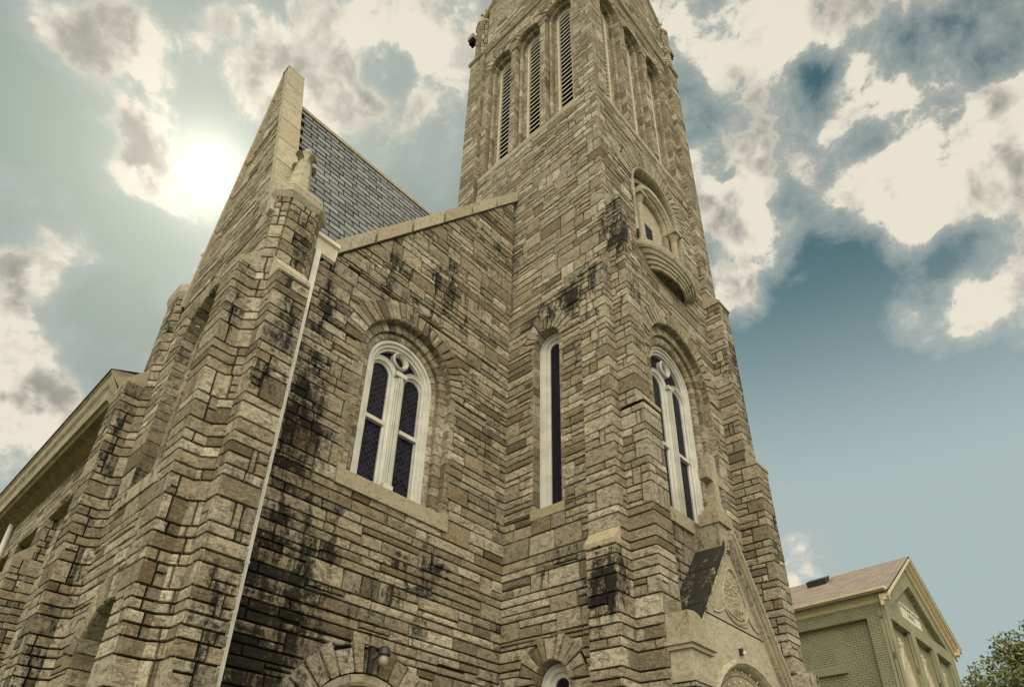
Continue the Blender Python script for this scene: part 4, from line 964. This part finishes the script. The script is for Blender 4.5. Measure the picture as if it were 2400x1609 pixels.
extr(mb, [(3.62, L0, 9.420), (3.62, L0, 9.650), (3.1, L0, 9.650), (3.0, L0, 9.750), (2.93, L0, 9.750), (2.93, L0, 10.150), (2.86, L0, 10.250), (2.86, L0, 10.550), (2.80, L0, 10.600), (2.80, L0, 10.680), (3.6, L0, 10.900)][::1], (0, L1 - L0, 0), M_naveeave, .5)
mb.build('eave_cornice', church)
mb = MB(); extr(mb, [(3.58, L0 + .02, 9.300), (3.58, L0 + .02, 9.440), (3.25, L0 + .02, 9.600), (3.05, L0 + .02, 9.645), (3.58, L0 + .02, 9.645)], (0, L1 - L0 - .1, 0), M_brownsoffit, .5); mb.build('soffit', church)
mb = MB(); mb.add([(2.78, L0 - .02, 10.68), (2.78, L1, 10.68), (10.5, L1, 13.6), (10.5, L0 - .02, 13.6)], [(0, 1, 2, 3)], M_slate, .4)
mb.add([(2.78, L0 - .02, 10.62), (2.78, L1, 10.62), (2.78, L1, 10.69), (2.78, L0 - .02, 10.69)], [(0, 1, 2, 3)], M_slatebase)
mb.add([(3.6, L1, ZG), (20, L1, ZG), (20, L1, 10.6), (10.5, L1, 13.6), (3.6, L1, 10.6)], [(0, 1, 2, 3, 4)], M_mortar); mb.add([(10.5, L0, 13.6), (10.5, L1, 13.6), (17.5, L1, 11.4), (17.5, L0, 11.4)], [(0, 1, 2, 3)], M_slate, .4)
ashlar(mb, FRt(17.5), 12.8, 40, ZG, 11.4, 690)
mb.build('nave_roof', church)
mb = MB(); lathe(mb, 3.45, 27.2, [(.09, ZG), (.09, 9.7)], 12, M_pipe); mb.build('downspout', church, smooth=True)

# ---- lamp over the front door
lamp = thing('wall_lamp', 'small dark metal lamp with frosted globe on the wall above the front doorway', 'lamp', (7.32, 9.9, 3.1))
mb = MB(); x, y = 7.32, 9.76
lathe(mb, x, y, [(0, 3.27), (.07, 3.26), (.10, 3.21), (.115, 3.15), (.125, 3.12), (.115, 3.10), (0, 3.10)], 20, M_darkmetal); mb.build('hood', lamp, smooth=True)
mb = MB(); lathe(mb, x, y, [(.08, 3.11), (.092, 3.04), (.088, 2.98), (.062, 2.93), (.0, 2.915)], 20, M_globe); mb.build('globe', lamp, smooth=True)
mb = MB(); box(mb, 7.1, 7.2, 9.86, 9.99, 2.78, 3.22, M_darkmetal); quadbox(mb, [(7.12, 9.88, 3.0), (7.18, 9.88, 3.0), (7.26, 9.72, 3.12), (7.24, 9.72, 3.12), (7.12, 9.88, 3.08), (7.18, 9.88, 3.08), (7.34, 9.72, 3.2), (7.32, 9.72, 3.2)], M_darkmetal); mb.build('bracket', lamp)

# ------------------------------------------------------------------ green brick building
gb = thing('green_brick_building', 'pale green painted brick gabled building with cream cornice and tan shingle roof', 'building', (33.0, 7.65, -1.6))
C0 = (33.0, 7.65); G = (1.0, -0.01); E = (0.13, 0.99)
def BP(a, t, z, w=0.0): return (C0[0] + G[0] * a + E[0] * t, C0[1] + G[1] * a + E[1] * t - w, z)
GF = Fr(C0, G); SF = Fr(C0, (-E[0], -E[1]))
def panel(mb, F, poly, w, mat, back=None):
    """flat face with its edge returned to depth 'back'"""
    mb.add([F.P(u, v, w) for u, v in poly], [tuple(range(len(poly)))], mat, .5, [(u, v) for u, v in poly])
    if back is not None:
        n = len(poly)
        for i in range(n):
            a, b = poly[i], poly[(i + 1) % n]
            mb.add([F.P(*a, w), F.P(*b, w), F.P(*b, back), F.P(*a, back)], [(0, 1, 2, 3)], mat, .5, [(0, 0), (a[0] - b[0] + a[1] - b[1], 0), (1, .2), (0, .2)])
WB = 11.0; EZ = 10.95; AZ_ = 14.25; D_ = 26
mb = MB()
panel(mb, GF, [(0, ZG), (WB, ZG), (WB, EZ), (WB / 2, AZ_), (0, EZ)], -.30, M_gbrick)
# projecting brick: corner piers, window piers, bands
for a, b in ((0, .6), (3.26, 4.05), (6.78, 7.44), (10.06, WB)): panel(mb, GF, [(a, ZG), (b, ZG), (b, 10.28), (a, 10.28)], 0, M_gbrick, -.30)
panel(mb, GF, [(0, 10.28), (WB, 10.28), (WB, 10.93), (0, 10.93)], 0, M_gbrick, -.30)
panel(mb, GF, [(0, 10.93), (1.0, 10.93), (WB / 2, 13.25), (WB / 2, AZ_), (0, EZ)], 0, M_gbrick, -.30)
panel(mb, GF, [(WB, 10.93), (WB, EZ), (WB / 2, AZ_), (WB / 2, 13.25), (WB - 1.0, 10.93)], 0, M_gbrick, -.30)
SE = lambda t: -t
panel(mb, SF, [(-D_, ZG), (0, ZG), (0, EZ), (-D_, EZ)], -.30, M_gbrick)
panel(mb, SF, [(-.85, ZG), (0, ZG), (0, EZ), (-.85, EZ)], 0, M_gbrick, -.30)
panel(mb, SF, [(-D_, 10.33), (-.85, 10.33), (-.85, EZ), (-D_, EZ)], 0, M_gbrick, -.30)
for t in (7.2, 14.5, 21.5): panel(mb, SF, [(-t - 1, ZG), (-t, ZG), (-t, 10.33), (-t - 1, 10.33)], 0, M_gbrick, -.30)
panel(mb, SF, [(-4.6, 8.15), (-2.3, 8.15), (-2.3, 8.5), (-4.6, 8.5)], -.13, M_simple('green_painted_lintel', (0.29, 0.285, 0.175), .7), -.30)
mb.add([BP(WB, 0, ZG), BP(WB, D_, ZG), BP(WB, D_, EZ), BP(WB, 0, EZ)], [(0, 1, 2, 3)], M_gbrick, .5, [(0, 0), (D_, 0), (D_, EZ), (0, EZ)])
mb.add([BP(0, D_, ZG), BP(WB, D_, ZG), BP(WB, D_, EZ), BP(WB / 2, D_, AZ_), BP(0, D_, EZ)], [(0, 1, 2, 3, 4)], M_gbrick, .5, [(0, 0), (WB, 0), (WB, 12), (5.5, 15), (0, 12)])
mb.build('wall', gb)
mb = MB(); ov = .42; sl_ = (AZ_ - EZ) / (WB / 2)
def cornice_profile(o_, z): return [(0.0, z - .02), (.06, z), (.10, z + .16), (.24, z + .22), (.26, z + .34), (.36, z + .42), (.42, z + .44), (.42, z + .56), (0.0, z + .56)]
P = [SF.P(.35, z, w) for w, z in cornice_profile(0, EZ - .04)]; extr(mb, P, (E[0] * (D_ + .6), E[1] * (D_ + .6), 0), M_cream)
P = [(BP(WB, 0, z)[0] + w, BP(WB, 0, z)[1] - .35, z) for w, z in cornice_profile(0, EZ - .04)]; extr(mb, P, (E[0] * (D_ + .6), E[1] * (D_ + .6), 0), M_cream)
for s in (0, 1):       # raking cornice in three steps
    for (w0, w1, z0, z1) in ((0.0, .10, -.02, .28), (0.0, .26, .20, .36), (0.0, .40, .34, .52)):
        a0 = (-.38, EZ - .30) if s == 0 else (WB + .38, EZ - .30); a1 = (WB / 2, AZ_ - .02)
        Q = [GF.P(a0[0], a0[1] + z0, w0), GF.P(a1[0], a1[1] + z0, w0), GF.P(a1[0], a1[1] + z1, w0), GF.P(a0[0], a0[1] + z1, w0)]
        Q2 = [GF.P(a0[0], a0[1] + z0, w1), GF.P(a1[0], a1[1] + z0, w1), GF.P(a1[0], a1[1] + z1, w1), GF.P(a0[0], a0[1] + z1, w1)]
        mb.add(Q + Q2, [(0, 1, 2, 3), (4, 5, 6, 7), (0, 1, 5, 4), (1, 2, 6, 5), (2, 3, 7, 6), (3, 0, 4, 7)], M_cream)
mb.build('cornice', gb)
mb = MB()
zr = AZ_ + .54; ze = zr - sl_ * (WB / 2 + .45)
for s in (0, 1):
    a = -.45 if s == 0 else WB + .45
    q = [BP(a, -.42, ze), BP(a, D_ + .4, ze), BP(WB / 2, D_ + .4, zr), BP(WB / 2, -.42, zr)]
    hyp = math.hypot(WB / 2 + .45, zr - ze)
    mb.add(q, [(0, 1, 2, 3)], M_shingle, .5, [(0, 0), (D_ + .8, 0), (D_ + .8, hyp), (0, hyp)])
    mb.add([(x, y, z - .06) for x, y, z in q], [(0, 1, 2, 3)], M_brownsoffit); mb.add([q[0], q[3], (q[3][0], q[3][1], q[3][2] - .06), (q[0][0], q[0][1], q[0][2] - .06)], [(0, 1, 2, 3)], M_slatebase)
mb.build('roof', gb)
mb = MB(); a, t = 4.35, 4.1; z = zr - sl_ * (WB / 2 - a)
quadbox(mb, [BP(a - .35, t - .5, z - .25), BP(a + .35, t - .5, z + .2), BP(a + .35, t + .5, z + .2), BP(a - .35, t + .5, z - .25), BP(a - .42, t - .55, z + .10), BP(a + .35, t - .55, z + .48), BP(a + .35, t + .55, z + .48), BP(a - .42, t + .55, z + .10)], M_darkmetal)
mb.build('roof_vent', gb)
for xc in (1.95, 5.42, 8.75):
    w = MB(); F = Fr((C0[0] + xc, C0[1] + .29), G); zs = 6.6; hwid = .98; top = 9.35
    def pst(n=14):
        R = ((top - zs) ** 2 + hwid ** 2) / (2 * hwid); cxr = hwid - R; tm = math.asin((top - zs) / R); S = []
        for i in range(n + 1): t = tm * i / n; S.append((cxr, zs, math.cos(t), math.sin(t)))
        return R, S
    R, S = pst(); Sl = [(-a, b, -c, d) for a, b, c, d in S]
    prf = [(R + .02, 0), (R + .02, .12), (R - .10, .16), (R - .16, .10), (R - .30, .06), (R - .36, 0)]
    for SS in (S, Sl): sweep(w, F, SS, prf, M_creamw, .5)
    for s in (-1, 1): 
        sweep(w, F, [(s * (hwid - R), ZG + 2, s, 0), (s * (hwid - R), zs, s, 0)], [(R - .10, 0), (R - .10, .12), (R - .16, .10), (R - .30, .06), (R - .36, 0)], M_creamw, .5)
        fbox(w, F, s * hwid - .12, s * hwid + .12, zs - .1, zs + .05, 0, .2, M_creamw, .5)
    fbox(w, F, -.07, .07, 0, 8.3, .02, .1, M_creamw); fbox(w, F, -.6, .6, 6.5, 6.6, .02, .12, M_creamw)
    lathe(w, F.P(0, 0, .06)[0], F.P(0, 0, .06)[1], [(.1, top - .1), (.16, top + .08), (.13, top + .16), (.07, top + .2), (.10, top + .3), (.02, top + .42)], 8, M_creamw)
    wo = w.build('window', gb)
    p = MB(); p.add([F.P(-.62, 0, .02), F.P(.62, 0, .02), F.P(.62, zs + .5, .02), F.P(.25, top - .75, .02), F.P(0, top - .35, .02), F.P(-.25, top - .75, .02), F.P(-.62, zs + .5, .02)], [tuple(range(7))], M_creamw, .3); p.build('shutter_board', wo)
    p = MB(); fbox(p, F, -.58, -.12, 0, 6.45, .022, .04, M_glass); p.build('pane', wo)
mb = MB(); fbox(mb, GF, 3.85, 6.95, 11.13, 12.05, -.30, -.24, M_plaque); pq = mb.build('name_plaque', gb)
text('STRONTHOUS', GF, 5.4, 11.85, -.235, .19, M_ink, pq, 'plaque_lettering', 1.75, .004)
text('CRUZ', GF, 5.35, 11.56, -.235, .19, M_ink, pq, 'plaque_lettering', 1.6, .004)

# ------------------------------------------------------------------ tree beyond the green building
def tree(x, y, h, rad, seed, label):
    rng = random.Random(seed); t = thing('broadleaf_tree', label, 'tree', (x, y, ZG))
    tr = MB(); n = 10
    def limb(p0, p1, r0, r1):
        p0 = Vector(p0); p1 = Vector(p1); d = (p1 - p0).normalized(); a = d.orthogonal().normalized(); b = d.cross(a); V = []
        for p, r in ((p0, r0), (p1, r1)):
            for i in range(n): V.append(tuple(p + (a * math.cos(i * 6.283 / n) + b * math.sin(i * 6.283 / n)) * r))
        tr.add(V, [(i, (i + 1) % n, n + (i + 1) % n, n + i) for i in range(n)], M_bark)
    limb((x, y, ZG), (x + .3, y, ZG + h * .4), .45, .3); tips = []
    for i in range(9):
        a = i * 2.4; e = (x + math.cos(a) * rad * .6, y + math.sin(a) * rad * .6, ZG + h * rng.uniform(.55, .85)); limb((x + .3, y, ZG + h * rng.uniform(.3, .4)), e, .2, .05)
    tr.build('trunk', t)
    cr = MB(); cz = ZG + h * .62; clumps = []
    for i in range(230):
        while True:
            v = Vector((rng.uniform(-1, 1), rng.uniform(-1, 1), rng.uniform(-1, 1)))
            if .45 < v.length < 1: break
        v = v.normalized() * rng.uniform(.62, 1.0); clumps.append((Vector((x + v.x * rad, y + v.y * rad, cz + v.z * h * .38)), rng.uniform(.7, 1.35)))
    for c, r in clumps:
        for k in range(150):
            d = Vector((rng.gauss(0, 1), rng.gauss(0, 1), rng.gauss(0, 1))).normalized() * r * rng.uniform(.5, 1.08); p = c + d
            s = rng.uniform(.12, .26); a = Vector((rng.gauss(0, 1), rng.gauss(0, 1), rng.gauss(0, 1))).normalized(); b = a.orthogonal().normalized()
            cr.add([tuple(p - a * s), tuple(p + b * s * .5), tuple(p + a * s), tuple(p - b * s * .5)], [(0, 1, 2, 3)], M_leaf, rng.random())
    cr.build('crown', t)
M_bark = M_simple('grey_brown_bark', (0.12, 0.09, 0.06), .9, .1)
def mat_leaf():
    t = NT('green_leaves'); a = t.attr(); c = t.ramp(a[0], [(0, (.045, .06, .018)), (.5, (.12, .14, .04)), (1, (.26, .27, .09))]); t.base(c, .55, .35)
    t.b.inputs['Transmission Weight'].default_value = 0; tr = t.N.new('ShaderNodeBsdfTranslucent'); t.put(tr.inputs[0], c); mx = t.N.new('ShaderNodeMixShader'); mx.inputs[0].default_value = .35
    t.L.new(t.b.outputs[0], mx.inputs[1]); t.L.new(tr.outputs[0], mx.inputs[2]); t.L.new(mx.outputs[0], t.N['Material Output'].inputs[0]); return t.m
M_leaf = mat_leaf()
tree(63.0, 4.6, 18.2, 6.7, 3, 'full green broadleaf tree rising behind the green brick building')

# ------------------------------------------------------------------ ground
def sheet(name, x0, x1, y0, y1, z, mat):
    m_ = MB(); m_.add([(x0, y0, z), (x1, y0, z), (x1, y1, z), (x0, y1, z)], [(0, 1, 2, 3)], mat); o = m_.build(name); o['kind'] = 'structure'; return o
sheet('ground', -1500, 1500, -1500, 1500, -1.62, M_simple('mown_grass', (0.10, 0.12, 0.045), .9, .1, .4, 1.5))
sheet('road', -1500, 1500, -14, -4, -1.615, M_simple('asphalt', (0.06, 0.06, 0.058), .9, .2, .3, 5))
m_ = MB(); box(m_, -300, 300, -4, 3.5, -1.75, -1.6, M_simple('concrete_paving', (0.26, 0.25, 0.22), .85, .2, .2, 3)); o = m_.build('pavement'); o['kind'] = 'structure'
